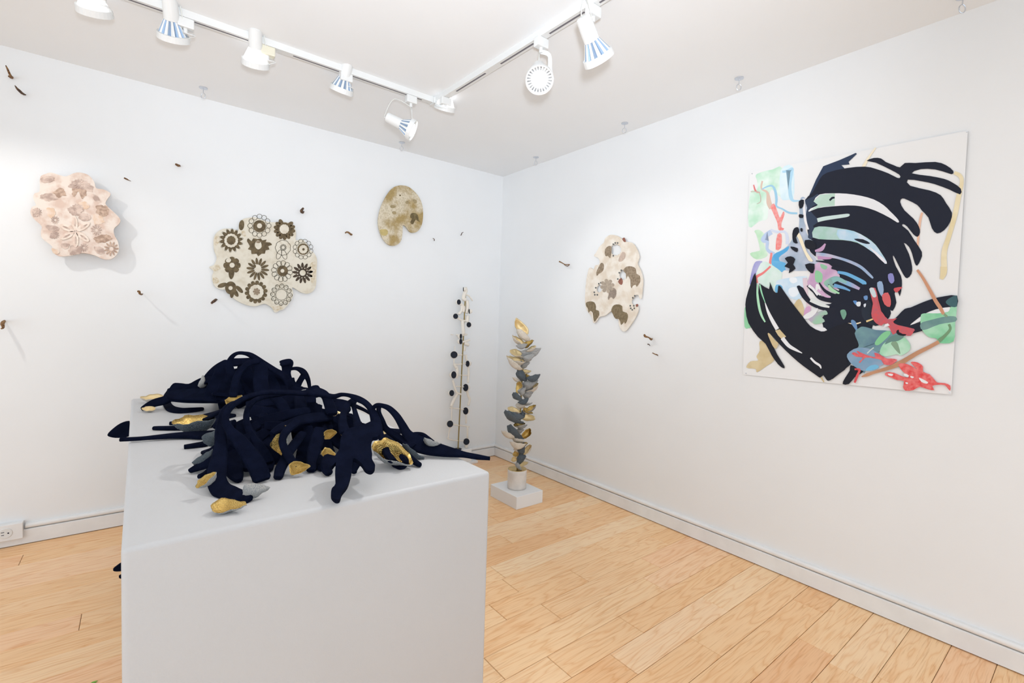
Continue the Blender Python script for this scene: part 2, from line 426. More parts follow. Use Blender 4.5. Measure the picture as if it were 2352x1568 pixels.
# tall loop and the long ridge to the right
B_([(1215, 470, 50), (1150, 345, 56), (1108, 235, 52), (1122, 160, 34), (1170, 118, 26), (1235, 116, 26), (1300, 138, 38), (1400, 205, 46), (1500, 265, 42), (1580, 320, 50), (1640, 440, 60)], Y0=2.3, Y1=2.4)
B_([(1360, 178, 44), (1260, 212, 40), (1185, 290, 46), (1155, 380, 48), (1140, 490, 54)], Y0=2.32, Y1=2.2)
B_([(1350, 172, 60), (1378, 260, 88), (1375, 350, 96), (1390, 450, 100)], Y0=2.33, Y1=2.2)
B_([(1125, 195, 60), (1220, 190, 56), (1310, 182, 50)], Y0=2.42, Y1=2.42)
B_([(1165, 250, 40), (1190, 340, 34), (1230, 400, 40), (1290, 460, 50)], Y0=2.36, Y1=2.3)
B_([(1110, 195, 70), (1030, 260, 100), (960, 340, 110), (900, 420, 90), (850, 505, 80)], Y0=2.5, Y1=2.5)
B_([(1060, 250, 100), (1030, 340, 110), (990, 430, 120), (960, 520, 110)], Y0=2.45, Y1=2.35)
B_([(1130, 290, 80), (1100, 380, 110), (1080, 460, 120), (1060, 525, 110)], Y0=2.45, Y1=2.3)
B_([(1230, 210, 70), (1240, 300, 110), (1260, 400, 120), (1270, 480, 120)], Y0=2.5, Y1=2.4)
B_([(1290, 190, 70), (1310, 290, 100), (1320, 380, 110), (1330, 470, 110)], Y0=2.52, Y1=2.4)
B_([(1420, 240, 80), (1440, 330, 100), (1460, 400, 120), (1470, 470, 120)], Y0=2.45, Y1=2.35)
B_([(1500, 290, 80), (1520, 350, 100), (1530, 410, 110), (1550, 470, 110)], Y0=2.45, Y1=2.35)
B_([(1590, 340, 70), (1590, 400, 110), (1600, 470, 120)], Y0=2.45, Y1=2.4)
# knob and right hand arches
B_([(1588, 192, 84), (1600, 225, 70), (1598, 290, 56), (1612, 360, 66), (1640, 450, 80)], Y0=2.45, Y1=2.4)
B_([(1545, 205, 40), (1580, 196, 46), (1625, 190, 44), (1628, 215, 40), (1610, 250, 40)], Y0=2.44, Y1=2.44)
B_([(1590, 275, 30), (1630, 252, 24), (1690, 248, 28), (1745, 282, 44), (1782, 340, 32), (1797, 415, 22)], Y0=2.46, Y1=2.5)
B_([(1750, 300, 44), (1728, 330, 40), (1700, 378, 44), (1668, 440, 70)], Y0=2.47, Y1=2.45)
B_([(1640, 330, 40), (1655, 370, 34), (1690, 410, 40), (1720, 450, 50)], Y0=2.44, Y1=2.44)
B_([(1700, 420, 24), (1760, 425, 26), (1830, 440, 30), (1900, 450, 26)], Y0=2.5, Y1=2.3)
# low left arms
leaf(back, 'A', [(628, 386), (690, 382), (760, 388), (820, 358), (865, 338), (880, 352), (872, 425), (850, 470), (740, 470), (640, 470), (590, 450)], hit(*px('A', 700, 500), 2, ZT + 0.02), (0.15, 0.75, -0.6))
B_([(690, 430, 60), (625, 440, 50), (578, 485, 48), (572, 545, 48), (612, 592, 54), (690, 612, 50), (790, 606, 44), (884, 592, 26)])
B_([(640, 465, 60), (560, 515, 62), (455, 545, 56), (356, 596, 34)], Y0=2.55)
B_([(590, 465, 60), (720, 470, 80), (850, 470, 90), (1000, 480, 90), (1130, 490, 80)], Y0=2.52, Y1=2.3)
B_([(620, 500, 50), (740, 510, 54), (860, 515, 50), (960, 515, 50), (1080, 515, 50)], Y0=2.5, Y1=2.35)
B_([(900, 400, 60), (920, 450, 46), (950, 500, 50)], Y0=2.5, Y1=2.4)
B_([(880, 370, 44), (905, 352, 44), (945, 345, 50), (975, 380, 60)], Y0=2.5, Y1=2.45)
B_([(960, 430, 60), (1000, 470, 70), (1020, 520, 70)], Y0=2.4)
B_([(1040, 470, 80), (1120, 500, 80), (1160, 530, 60)], Y0=2.3)

F_ = lambda pts, **kw: strand(front, 'A', pts, **kw)
G_ = lambda pts, **kw: strand(front, 'B', pts, **kw)
# great arches over the front heap
F_([(1800, 462, 40), (1600, 452, 36), (1430, 452, 36), (1300, 476, 36), (1180, 532, 40), (1098, 605, 46), (1074, 690, 48), (1115, 775, 62), (1190, 860, 90), (1270, 970, 110), (1345, 1085, 120), (1392, 1205, 118)], Y0=1.72)
F_([(1560, 465, 34), (1400, 492, 34), (1300, 540, 38), (1255, 640, 40), (1270, 760, 46), (1330, 870, 60), (1390, 960, 80), (1440, 1060, 90)], Y0=1.74, Y1=1.45)
F_([(1150, 540, 40), (1070, 600, 48), (1040, 690, 54), (1030, 790, 66), (1035, 900, 80), (1020, 1010, 100), (1003, 1110, 116), (1000, 1205, 120), (1040, 1285, 125), (1125, 1325, 112), (1210, 1350, 92), (1278, 1372, 70)], Y0=1.62)
F_([(1110, 780, 50), (1090, 880, 80), (1110, 980, 110), (1130, 1080, 130), (1165, 1160, 96), (1192, 1208, 50)], Y0=1.6)
F_([(1200, 720, 60), (1230, 830, 90), (1260, 940, 120), (1300, 1050, 140), (1310, 1110, 130)], Y0=1.62, Y1=1.42)
# left flat blades
F_([(1100, 800, 80), (1000, 812, 88), (890, 816, 76), (780, 816, 62), (640, 822, 48), (480, 835, 34), (330, 848, 24), (172, 855, 18)], flat=0.004)
F_([(1150, 560, 60), (1060, 600, 80), (960, 648, 74), (850, 672, 52), (730, 690, 34)], Y0=1.85)
F_([(1100, 640, 80), (960, 680, 60), (800, 705, 46), (596, 716, 24)], flat=0.0)
F_([(1060, 700, 70), (900, 738, 54), (700, 756, 40), (456, 757, 30)], flat=0.0)
F_([(1000, 860, 50), (900, 892, 46), (820, 905, 40), (720, 918, 30)], flat=0.0)
F_([(1000, 760, 60), (1030, 700, 60), (1060, 640, 60), (1100, 590, 50)], Y0=1.75, Y1=1.8)
# low left claws
F_([(1010, 930, 70), (930, 980, 60), (870, 1040, 56), (820, 1085, 48)], Y0=1.55)
F_([(1000, 1010, 70), (920, 1060, 66), (840, 1092, 56), (766, 1125, 36)], Y0=1.5)
F_([(960, 940, 40), (920, 955, 36), (885, 965, 22)], Y0=1.6)
F_([(950, 1110, 50), (900, 1150, 40), (845, 1172, 30)], Y0=1.42, Y1=1.4)
# crossing straps by the tall gold shell
F_([(1468, 806, 40), (1550, 758, 64), (1680, 705, 70), (1820, 672, 76), (1980, 660, 66)], Y0=1.48, Y1=1.62)
F_([(1700, 700, 60), (1600, 780, 56), (1562, 870, 50), (1600, 970, 58), (1650, 1050, 60), (1692, 1092, 50)], Y0=1.5, Y1=1.36)
F_([(1740, 800, 60), (1680, 880, 66), (1620, 960, 66), (1580, 1040, 72), (1545, 1110, 72), (1525, 1185, 62)], Y0=1.52)
F_([(1400, 640, 60), (1420, 780, 70), (1440, 900, 76), (1440, 1020, 90), (1420, 1120, 90)], Y0=1.7, Y1=1.45)
F_([(1880, 760, 80), (1860, 860, 90), (1832, 960, 88), (1815, 1050, 76), (1810, 1125, 62)], Y0=1.5)
F_([(1790, 740, 60), (1760, 860, 80), (1740, 980, 90), (1720, 1060, 80)], Y0=1.56, Y1=1.48)
# crest bands
F_([(1250, 560, 60), (1450, 540, 70), (1650, 520, 80), (1850, 510, 70)], Y0=1.85, Y1=1.8)
F_([(1300, 640, 80), (1500, 620, 90), (1700, 600, 90), (1900, 600, 80)], Y0=1.8, Y1=1.72)
F_([(1290, 720, 60), (1450, 690, 80), (1620, 640, 70), (1800, 610, 60)], Y0=1.66, Y1=1.66)
F_([(1480, 480, 60), (1560, 560, 70), (1600, 660, 80), (1600, 740, 80)], Y0=1.8, Y1=1.68)
F_([(1700, 470, 60), (1720, 560, 80), (1740, 660, 90), (1760, 740, 80)], Y0=1.8, Y1=1.62)
leaf(front, 'A', [(1760, 470), (1800, 410), (1866, 400), (1890, 450), (1900, 480), (1830, 500)], (0, 1.75, 0), (0.1, 0.85, -0.5))
F_([(1830, 440, 70), (1920, 470, 60), (1960, 540, 70), (1990, 640, 80)], Y0=1.75, Y1=1.6)
# right hand arches
G_([(60, 452, 40), (200, 466, 44), (320, 486, 34), (390, 470, 28), (460, 478, 30), (520, 502, 46), (590, 538, 44), (640, 590, 46), (670, 650, 62), (690, 730, 76), (700, 800, 70)], Y0=1.72, Y1=1.42)
G_([(648, 600, 34), (690, 562, 32), (745, 566, 34), (800, 590, 42), (860, 650, 50), (910, 730, 58), (955, 810, 74), (1030, 880, 116), (1120, 918, 112), (1250, 950, 88), (1380, 974, 60), (1450, 986, 44), (1560, 1005, 40), (1662, 1018, 26)], Y0=1.5)
G_([(960, 850, 60), (1010, 815, 40), (1080, 815, 36), (1130, 850, 40), (1170, 890, 50)], Y0=1.45, Y1=1.4)
G_([(505, 505, 44), (492, 560, 32), (506, 620, 34), (522, 700, 52), (545, 790, 70)], Y0=1.6, Y1=1.4)
G_([(500, 512, 40), (440, 560, 44), (408, 630, 46), (400, 710, 60), (420, 800, 80)], Y0=1.6, Y1=1.42)
G_([(712, 566, 36), (710, 620, 32), (740, 690, 34), (770, 760, 44), (850, 820, 54), (940, 880, 56), (1010, 920, 60)], Y0=1.52, Y1=1.34)
G_([(655, 610, 40), (690, 690, 60), (715, 790, 50), (755, 890, 50), (780, 980, 56), (830, 1040, 56)], Y0=1.5, Y1=1.26)
G_([(750, 850, 40), (830, 905, 44), (900, 940, 46), (960, 1000, 50), (1010, 1042, 46), (1066, 1076, 36)], Y0=1.4)
G_([(800, 920, 40), (810, 1000, 50), (850, 1060, 56), (910, 1085, 50), (940, 1040, 46), (900, 1000, 36)], Y0=1.34, Y1=1.24)
G_([(300, 520, 34), (420, 538, 36), (560, 590, 26), (650, 640, 20)], Y0=1.85, Y1=1.7)
G_([(300, 580, 110), (380, 600, 110), (450, 620, 70)], Y0=1.8, Y1=1.75)
G_([(420, 640, 60), (450, 655, 50), (484, 652, 36)], Y0=1.75, Y1=1.75)
G_([(400, 690, 90), (470, 715, 40), (560, 716, 22)], Y0=1.6, Y1=1.6)
G_([(340, 660, 70), (460, 730, 80), (560, 760, 80), (690, 790, 70)], Y0=1.55, Y1=1.45)
G_([(720, 760, 44), (800, 780, 40), (900, 785, 34)], Y0=1.6)
G_([(740, 820, 60), (810, 850, 60), (890, 830, 50)], Y0=1.5)
# broad front foot
leaf(front, 'B', [(440, 800), (520, 770), (590, 752), (650, 725), (700, 722), (728, 752), (722, 830), (690, 862), (652, 872), (642, 950), (650, 1010), (650, 1056), (676, 1108), (660, 1146), (630, 1156), (592, 1138), (560, 1092), (505, 1050), (484, 1064), (476, 1150), (464, 1205), (438, 1280), (392, 1340), (372, 1396), (334, 1400), (300, 1362), (306, 1308), (336, 1268), (334, 1150), (340, 1082), (305, 1118), (282, 1090), (330, 1030), (372, 960), (385, 860)],
     hit(*px('B', 335, 1400), 2, ZT + TH + 0.001), Vector((0.12, 0.40, -0.9)).normalized(), th=0.013)
G_([(300, 1000, 90), (270, 1060, 90), (262, 1110, 70), (288, 1150, 54)], Y0=1.36)
G_([(200, 1000, 80), (200, 1060, 80), (230, 1110, 60)], Y0=1.45)
G_([(520, 1060, 60), (500, 1110, 44), (497, 1140, 40)], Y0=1.3)
# filling straps inside the heaps
rf = random.Random(11)
for i in range(34):
    a = Vector((rf.uniform(0.22, 0.56), rf.uniform(1.55, 1.85), ZT + rf.uniform(0.05, 0.105)))
    b_ = Vector((max(0.2, min(0.6, a.x + rf.uniform(-0.14, 0.14))), rf.uniform(1.45, 1.8), ZT + 0.008))
    c_ = (a + b_) / 2 + Vector((rf.uniform(-0.05, 0.05), rf.uniform(-0.03, 0.03), rf.uniform(0.0, 0.03)))
    w = rf.uniform(0.02, 0.045)
    sm = cr([(*a, w), (*c_, w * 1.2), (*b_, w * 0.8)], k=5)
    V, Fc = ribbon([s[:3] for s in sm], [s[3] for s in sm], Vector((rf.uniform(-.5, .5), -0.7, 0.5)), TH, False); link('felt_strand', above(V), Fc, M_FELT, front)
for i in range(22):
    a = Vector((rf.uniform(0.30, 0.62), rf.uniform(2.38, 2.6), ZT + rf.uniform(0.04, 0.11)))
    b_ = Vector((a.x + rf.uniform(-0.1, 0.1), rf.uniform(2.35, 2.6), ZT + 0.008))
    c_ = (a + b_) / 2 + Vector((rf.uniform(-0.04, 0.04), rf.uniform(-0.03, 0.03), rf.uniform(0.0, 0.03)))
    w = rf.uniform(0.03, 0.06)
    sm = cr([(*a, w), (*c_, w * 1.2), (*b_, w * 0.8)], k=5)
    V, Fc = ribbon([s[:3] for s in sm], [s[3] for s in sm], Vector((rf.uniform(-.5, .5), -0.7, 0.5)), TH, False); link('felt_strand', above(V), Fc, M_FELT, back)

# frond leaning on the hidden left side of the plinth
fr = thing('felt_frond', (-0.042, 2.5, 0.0), 'black felt frond leaning behind the plinth, only its dark tips showing at left', 'sculpture')
def frond_poly(poly, Y, nm):
    P = [hit(x, y, 1, Y) for x, y in poly]
    P = [Vector((min(p.x, PX0 - 0.0015), p.y, p.z)) for p in P]
    link(nm, *slab(P, Vector((0, -1, 0)), TH), M_FELT, fr)
FY = 2.5
frond_poly(cr([(247, 997), (258, 985), (276, 972), (296, 966), (312, 972), (314, 990), (300, 1000), (272, 1004), (254, 1002)], True, 3), FY, 'felt_leaf')
frond_poly(cr([(260, 1305), (268, 1298), (280, 1290), (298, 1284), (304, 1300), (282, 1308), (264, 1309)], True, 3), FY, 'felt_leaf')
frond_poly(cr([(273, 1322), (278, 1318), (292, 1314), (300, 1322), (279, 1326)], True, 3), FY, 'felt_leaf')
link('felt_stem', *box(-0.0302, -0.0270, FY - 0.012, FY + 0.012, 0.0, hit(300, 985, 1, FY).z - 0.03), M_FELT, fr)

# ================================================================== SHELLS
def shell_mesh(seed, curv=0.32, m_out=None, m_in=None, pointed=0.25):
    rs = random.Random(seed); nr, nt = 7, 28; th = 0.06
    ph = [rs.uniform(0, 6.28) for _ in range(4)]
    V = []; Fc = []; fm = []
    def pt(r, a, inner):
        R = 0.5 * (1 + 0.07 * math.sin(3 * a + ph[0]) + 0.045 * math.sin(5 * a + ph[1]) + 0.03 * math.sin(9 * a + ph[2]))
        x = R * r * math.cos(a) * (1 + pointed * 0.2 * math.cos(a)); y = 0.62 * R * r * math.sin(a) * (1 - pointed * math.cos(a))
        z = -curv * (1 - r ** 2.4) * 0.8 + 0.03 * math.sin(2 * a + ph[3]) * r * r + 0.02 * math.sin(7 * a + ph[1]) * r ** 3
        if not inner: z += -th * (1 - 0.6 * r) + 0.014 * math.sin(r * 22 + 2 * math.sin(a * 2 + ph[0])) * r
        return (x, y, z)
    for inner in (True, False):
        V.append(pt(0, 0, inner))
        for i in range(1, nr + 1):
            for j in range(nt): V.append(pt(i / nr, 2 * math.pi * j / nt, inner))
    blk = 1 + nr * nt
    for s, off in ((0, 0), (1, blk)):
        for j in range(nt):
            t = (off, off + 1 + j, off + 1 + (j + 1) % nt); Fc.append(t if s == 0 else t[::-1]); fm.append(s)
        for i in range(nr - 1):
            for j in range(nt):
                a = off + 1 + i * nt + j; b = off + 1 + i * nt + (j + 1) % nt; q = (a, a + nt, b + nt, b)
                Fc.append(q if s == 0 else q[::-1]); fm.append(s)
    for j in range(nt):
        a = 1 + (nr - 1) * nt + j; b = 1 + (nr - 1) * nt + (j + 1) % nt
        Fc.append((a, a + blk, b + blk, b)); fm.append(1)
    me = bpy.data.meshes.new('oyster_shell'); me.from_pydata(V, [], Fc)
    me.materials.append(m_in); me.materials.append(m_out)
    for p, i in zip(me.polygons, fm): p.material_index = i; p.use_smooth = True
    me.update(); return me
SHM = {}
for nm, mo, mi in (('grey', M_SHELL, M_GOLD), ('blue', M_SHELLBLUE, M_GOLD), ('cream', M_SHELLPALE, M_GOLDPALE)):
    SHM[nm] = [shell_mesh(i * 7 + hash(nm) % 1 + len(nm), c, mo, mi, pt_) for i, (c, pt_) in enumerate(((0.30, 0.3), (0.4, 0.1), (0.22, 0.4)))]
nshell = [0]
def place_shell(x0, y0, x1, y1, w, center, kind='grey', face='g', parent=None, up=1, k='P', wt=0.6):
    """long axis from (x0,y0) to (x1,y1) as measured, w the seen width, center a function px -> place; face g = gilded side to the viewer, o = outside"""
    a = px(k, x0, y0); b_ = px(k, x1, y1); c = ((a[0] + b_[0]) / 2, (a[1] + b_[1]) / 2)
    P = center(*c); dz = depth(P); L = math.hypot(b_[0] - a[0], b_[1] - a[1]); wp = w / KEYS[k][2]
    ang = math.atan2(-(b_[1] - a[1]), b_[0] - a[0])
    u = RIGHT * math.cos(ang) + UP * math.sin(ang); v = -RIGHT * math.sin(ang) + UP * math.cos(ang)
    if v.dot(Vector((0, 0, 1))) < 0: v = -v
    view = (CAM - P).normalized()
    wtrue = max(wp * 1.02, wt * L); cs = min(1, wp / wtrue); sn = math.sqrt(1 - cs * cs)
    n = (view * cs * (1 if face == 'g' else -1) + v * sn * up).normalized()
    u = (u - n * u.dot(n)).normalized(); yv = n.cross(u)
    me = SHM[kind][nshell[0] % 3]; nshell[0] += 1
    o = bpy.data.objects.new('oyster_shell' if parent is None else 'shell', me); C.objects.link(o)
    gr = 1.18 if parent else 1.0; Lw = L * dz / F_PX * gr; Ww = wtrue * dz / F_PX * gr
    s = (Lw, Ww / 0.64, min(Lw, Ww / 0.6))
    Mx = Matrix(((u.x * s[0], yv.x * s[1], n.x * s[2], P.x), (u.y * s[0], yv.y * s[1], n.y * s[2], P.y), (u.z * s[0], yv.z * s[1], n.z * s[2], P.z), (0, 0, 0, 1)))
    if parent:
        o.parent = parent; Mx.translation = Mx.translation - parent.location
    o.matrix_basis = Mx
    return o
def onY(Y): return lambda x, y: hit(x, y, 1, Y)
def onT(h): return lambda x, y: hit(x, y, 2, ZT + h)
SHELLS = [
    ('A', 360, 528, 535, 490, 46, onT(0.018), 'cream', 'g', 'gilded shell lying flat at the far left corner of the plinth'),
    ('A', 370, 612, 466, 586, 40, onT(0.012), 'cream', 'g', 'small gilded shell under the tip of the far left felt arm'),
    ('A', 866, 420, 884, 312, 34, onY(2.48), 'grey', 'o', 'narrow grey shell standing upright in the far felt heap'),
    ('A', 1080, 550, 1190, 470, 60, onY(2.2), 'grey', 'g', 'bright gilded shell caught between the two felt heaps'),
    ('A', 645, 775, 985, 718, 50, onT(0.026), 'blue', 'g', 'long gold-edged grey shell lying on the flat felt blades at left'),
    ('A', 900, 890, 1020, 790, 120, onY(1.62), 'blue', 'o', 'round blue-grey shell above the long felt spike'),
    ('A', 800, 1060, 960, 975, 66, onT(0.035), 'blue', 'o', 'dark shell resting on the low felt claws at left'),
    ('A', 850, 1268, 960, 1118, 72, onT(0.045), 'grey', 'g', 'gilded shell standing on edge beside the front felt leg'),
    ('A', 955, 1452, 1230, 1402, 80, onT(0.014), 'grey', 'g', 'gilded shell lying at the front under the bent felt leg'),
    ('A', 1220, 1300, 1425, 1282, 128, onT(0.02), 'grey', 'o', 'pale grey ribbed shell lying face down at the plinth front'),
    ('A', 1520, 1060, 1545, 742, 150, onY(1.5), 'grey', 'g', 'tall upright gilded shell behind the crossing felt straps'),
    ('A', 1580, 1060, 1665, 880, 60, onY(1.49), 'grey', 'g', 'gilded shell with pale rim tucked behind the crossing straps'),
    ('A', 1618, 1110, 1780, 1080, 110, onT(0.026), 'grey', 'g', 'bowl-shaped gilded shell at the foot of the crossing straps'),
    ('B', 240, 835, 335, 780, 80, onY(1.46), 'grey', 'g', 'gleaming gilded shell deep inside the front felt heap'),
    ('B', 375, 780, 460, 800, 60, onY(1.46), 'grey', 'g', 'small gilded shell left of the broad felt leaf top'),
    ('B', 220, 940, 360, 1020, 64, onY(1.37), 'blue', 'g', 'gilded shell with dark rim beside the broad felt foot'),
    ('B', 665, 985, 1000, 1140, 130, onT(0.012), 'grey', 'g', 'large gilded shell cradling felt loops at the right'),
    ('B', 900, 905, 1085, 1030, 70, onT(0.02), 'blue', 'o', 'dark grey ribbed shell beside the long felt tail'),
    ('B', 1085, 845, 1230, 890, 44, onT(0.05), 'grey', 'o', 'grey shell lying behind the long felt tail'),
    ('B', 310, 620, 450, 690, 50, onY(1.72), 'cream', 'g', 'gilded shell glimpsed behind the right hand felt arches'),
    ('B', 740, 800, 800, 780, 26, onY(1.5), 'cream', 'g', 'small gilded shell glimpsed under the outer felt arch'),
    ('B', 0, 445, 80, 432, 18, onY(1.85), 'grey', 'o', 'pale shell edge showing above the felt crest'),
]
for k, x0, y0, x1, y1, w, cen, kind, face, lab in SHELLS:
    o = place_shell(x0, y0, x1, y1, w, cen, kind, face, k=k)
    zmin = min((o.matrix_basis @ v.co).z for v in o.data.vertices)
    if zmin < ZT + 0.0005: o.location.z += ZT + 0.0005 - zmin
    tag(o, lab, 'shell', 'shells set among the felt')

# ================================================================== SHELL TOWER
BX0, BX1, BY0, BY1, BH = 1.918, 2.145, 2.336, 2.625, 0.084
blk = link('white_block', *box(BX0, BX1, BY0, BY1, 0, BH), M_WHITEBLOCK); bevel_obj(blk, 0.002, 1)
tag(blk, 'low white block on the floor under the shell tower', 'plinth')
TX, TY = 2.028, 2.474
tw = thing('shell_tower', (TX, TY, BH), 'slender tower of stacked gilded oyster shells on a marble drum', 'sculpture')
V, Fc = lathe((TX, TY, BH), (0, 0, 1), [(0, 0.0635), (0.016, 0.065), (0.04, 0.064), (0.06, 0.0652), (0.08, 0.0643), (0.11, 0.0652), (0.13, 0.0648)], 36)
link('drum', V, Fc, M_STONE, tw, True)
link('gilded_top', *lathe((TX, TY, BH + 0.13), (0, 0, 1), [(0, 0.0645), (0.0015, 0.0635), (0.002, 0.03)], 36), M_GOLD, tw)
link('rod', *cyl((TX, TY, BH + 0.09), (TX + 0.02, TY, 1.0), 0.006), M_BRASS, tw)
rt = random.Random(5)
def towerplane(off): return lambda x, y: hitp(x, y, Vector((TX, TY, 0.5)) - Vector((FWD.x, FWD.y, 0)).normalized() * off, Vector((FWD.x, FWD.y, 0)).normalized())
TL = [('T1', 600, 350, 395, 95, 170, 'cream', 'g'), ('T1', 425, 290, 640, 480, 120, 'cream', 'o'), ('T1', 345, 400, 565, 560, 56, 'cream', 'g'), ('T1', 405, 598, 600, 575, 46, 'grey', 'o'),
      ('T1', 505, 610, 715, 510, 100, 'blue', 'g'), ('T1', 600, 690, 775, 605, 36, 'cream', 'g'), ('T1', 500, 705, 850, 668, 56, 'grey', 'o'), ('T1', 300, 700, 590, 800, 96, 'cream', 'g'),
      ('T1', 550, 890, 745, 780, 110, 'grey', 'o'), ('T1', 235, 815, 560, 890, 60, 'cream', 'g'), ('T1', 250, 850, 490, 1060, 60, 'cream', 'o'), ('T1', 480, 990, 640, 940, 140, 'grey', 'o'),
      ('T1', 430, 1090, 570, 1290, 150, 'blue', 'o'), ('T1', 470, 1120, 680, 1105, 66, 'cream', 'g'), ('T1', 440, 1150, 640, 1210, 100, 'blue', 'g'), ('T1', 605, 1240, 850, 1188, 60, 'blue', 'o'),
      ('T1', 330, 1235, 480, 1310, 44, 'cream', 'o'), ('T1', 530, 1430, 790, 1310, 150, 'grey', 'o'), ('T1', 590, 1490, 810, 1355, 64, 'cream', 'g'), ('T1', 470, 1320, 405, 1560, 90, 'grey', 'g'),
      ('T1', 460, 1560, 570, 1450, 120, 'grey', 'o'), ('T1', 570, 1580, 730, 1480, 120, 'grey', 'o'), ('T2', 295, 105, 480, 225, 86, 'blue', 'o'), ('T2', 495, 175, 650, 45, 110, 'grey', 'o'),
      ('T2', 400, 262, 565, 205, 54, 'blue', 'o'), ('T2', 490, 292, 630, 275, 36, 'grey', 'o'), ('T2', 360, 320, 510, 330, 96, 'cream', 'o'), ('T2', 550, 410, 690, 315, 54, 'grey', 'g'),
      ('T2', 225, 365, 440, 432, 56, 'cream', 'g'), ('T2', 485, 375, 630, 455, 66, 'grey', 'g'), ('T2', 255, 440, 480, 525, 64, 'blue', 'o'), ('T2', 150, 425, 450, 605, 84, 'blue', 'o'),
      ('T2', 470, 530, 680, 545, 100, 'cream', 'g'), ('T2', 325, 660, 500, 640, 56, 'grey', 'g'), ('T2', 385, 725, 535, 680, 66, 'grey', 'o'), ('T2', 215, 685, 460, 880, 90, 'blue', 'o'),
      ('T2', 610, 760, 470, 900, 110, 'grey', 'g'), ('T2', 105, 790, 320, 890, 76, 'cream', 'o'), ('T2', 295, 890, 470, 965, 110, 'cream', 'o'), ('T2', 265, 990, 510, 1010, 54, 'cream', 'o'),
      ('T2', 345, 1065, 535, 1005, 90, 'blue', 'g'), ('T2', 505, 1190, 605, 1035, 64, 'cream', 'g'), ('T2', 325, 1112, 490, 1080, 60, 'cream', 'o'), ('T2', 340, 1240, 365, 1110, 80, 'grey', 'g'),
      ('T2', 485, 1185, 385, 1370, 124, 'blue', 'o'), ('T2', 275, 1300, 370, 1280, 76, 'cream', 'g'), ('T2', 410, 1392, 560, 1345, 54, 'cream', 'g'), ('T2', 352, 1365, 450, 1460, 60, 'grey', 'o'),
      ('T2', 420, 560, 500, 420, 100, 'blue', 'o'), ('T2', 420, 1180, 500, 1010, 100, 'blue', 'o'), ('T2', 360, 800, 480, 760, 80, 'grey', 'o'), ('T1', 500, 860, 580, 700, 70, 'grey', 'o')]
for i, (k, x0, y0, x1, y1, w, kind, face) in enumerate(TL):
    place_shell(x0, y0, x1, y1, w, towerplane(rt.uniform(-0.012, 0.035)), kind, face, tw, k=k)

# ================================================================== DISC TOWER (white rods and black discs)
SY = 3.345
sb = thing('white_pedestal', (2.12, 3.35, 0), 'small stepped white pedestal in the corner under the disc tower', 'plinth')
xr = hit(1083, 1030, 1, 3.31).x
ped = link('pedestal_block', *box(1.9, xr, 3.305, 3.385, 0.02, 0.131), M_WHITEBLOCK, sb); bevel_obj(ped, 0.002, 1)
ped2 = link('pedestal_foot', *box(1.88, hit(1098, 1057, 1, 3.3).x, 3.30, 3.392, 0, 0.02), M_WHITEBLOCK, sb); bevel_obj(ped2, 0.002, 1)
base_p = hit(1052, 1031, 1, SY); zb = 0.131
dt = thing('disc_tower', (base_p.x, SY, zb), 'thin brass rod tower with white twigs and round black discs', 'sculpture')
top_p = hit(1069, 676, 1, SY)
link('rod', *cyl((base_p.x, SY, zb), top_p, 0.0055, n=10), M_BRASS, dt)
link('base_plate', *cyl((base_p.x, SY, zb), (base_p.x, SY, zb + 0.006), 0.03, n=24), M_GAP, dt)
pxm = depth(base_p) / F_PX
def onS(k, x, y, off=0.0): return hit(*px(k, x, y), 1, SY - off)
DISCS = [('S1', 430, 150, 16, 74, 1), ('S1', 342, 380, 60, 90, -1), ('S1', 285, 635, 84, 92, -1), ('S1', 535, 548, 22, 84, 1), ('S1', 527, 788, 80, 92, 1), ('S1', 378, 997, 30, 90, -1),
         ('S1', 377, 1090, 44, 98, -1), ('S1', 258, 1328, 122, 122, 1), ('S1', 505, 1490, 72, 108, 1), ('S2', 228, 147, 72, 114, -1), ('S2', 427, 355, 88, 118, 1), ('S2', 195, 445, 70, 96, -1),
         ('S2', 427, 737, 88, 114, 1), ('S2', 168, 950, 98, 106, -1), ('S2', 438, 1240, 100, 106, 1)]
for k, x, y, w, h, sgn in DISCS:
    c = onS(k, x, y, 0.02); r = h / KEYS[k][2] * pxm / 2; view = (CAM - c).normalized(); rt_ = view.cross(Vector((0, 0, 1))).normalized() * -1
    cs = min(1, w / h); sn = math.sqrt(1 - cs * cs)
    ax = (view * cs - RIGHT * sn * sgn).normalized()
    dl = r * 1.1
    cup = link('white_cup', *lathe(c - ax * dl, ax, [(0, r * 0.62), (dl * 0.3, r * 0.8), (dl, r * 1.1)], 20), M_WAX, dt, True)
    link('black_disc', *lathe(c, ax, [(0.0003, r), (0.003, r), (0.0035, r * 0.9)], 24), M_INK, dt)
def wtube(k, pts, r=1.7, off=0.0):
    P = [onS(k, x, y, off) for x, y in pts]
    link('white_twig', *tube(cr([tuple(p) for p in P], k=4), r * 1.35 * pxm, 7), M_WAX, dt, True)
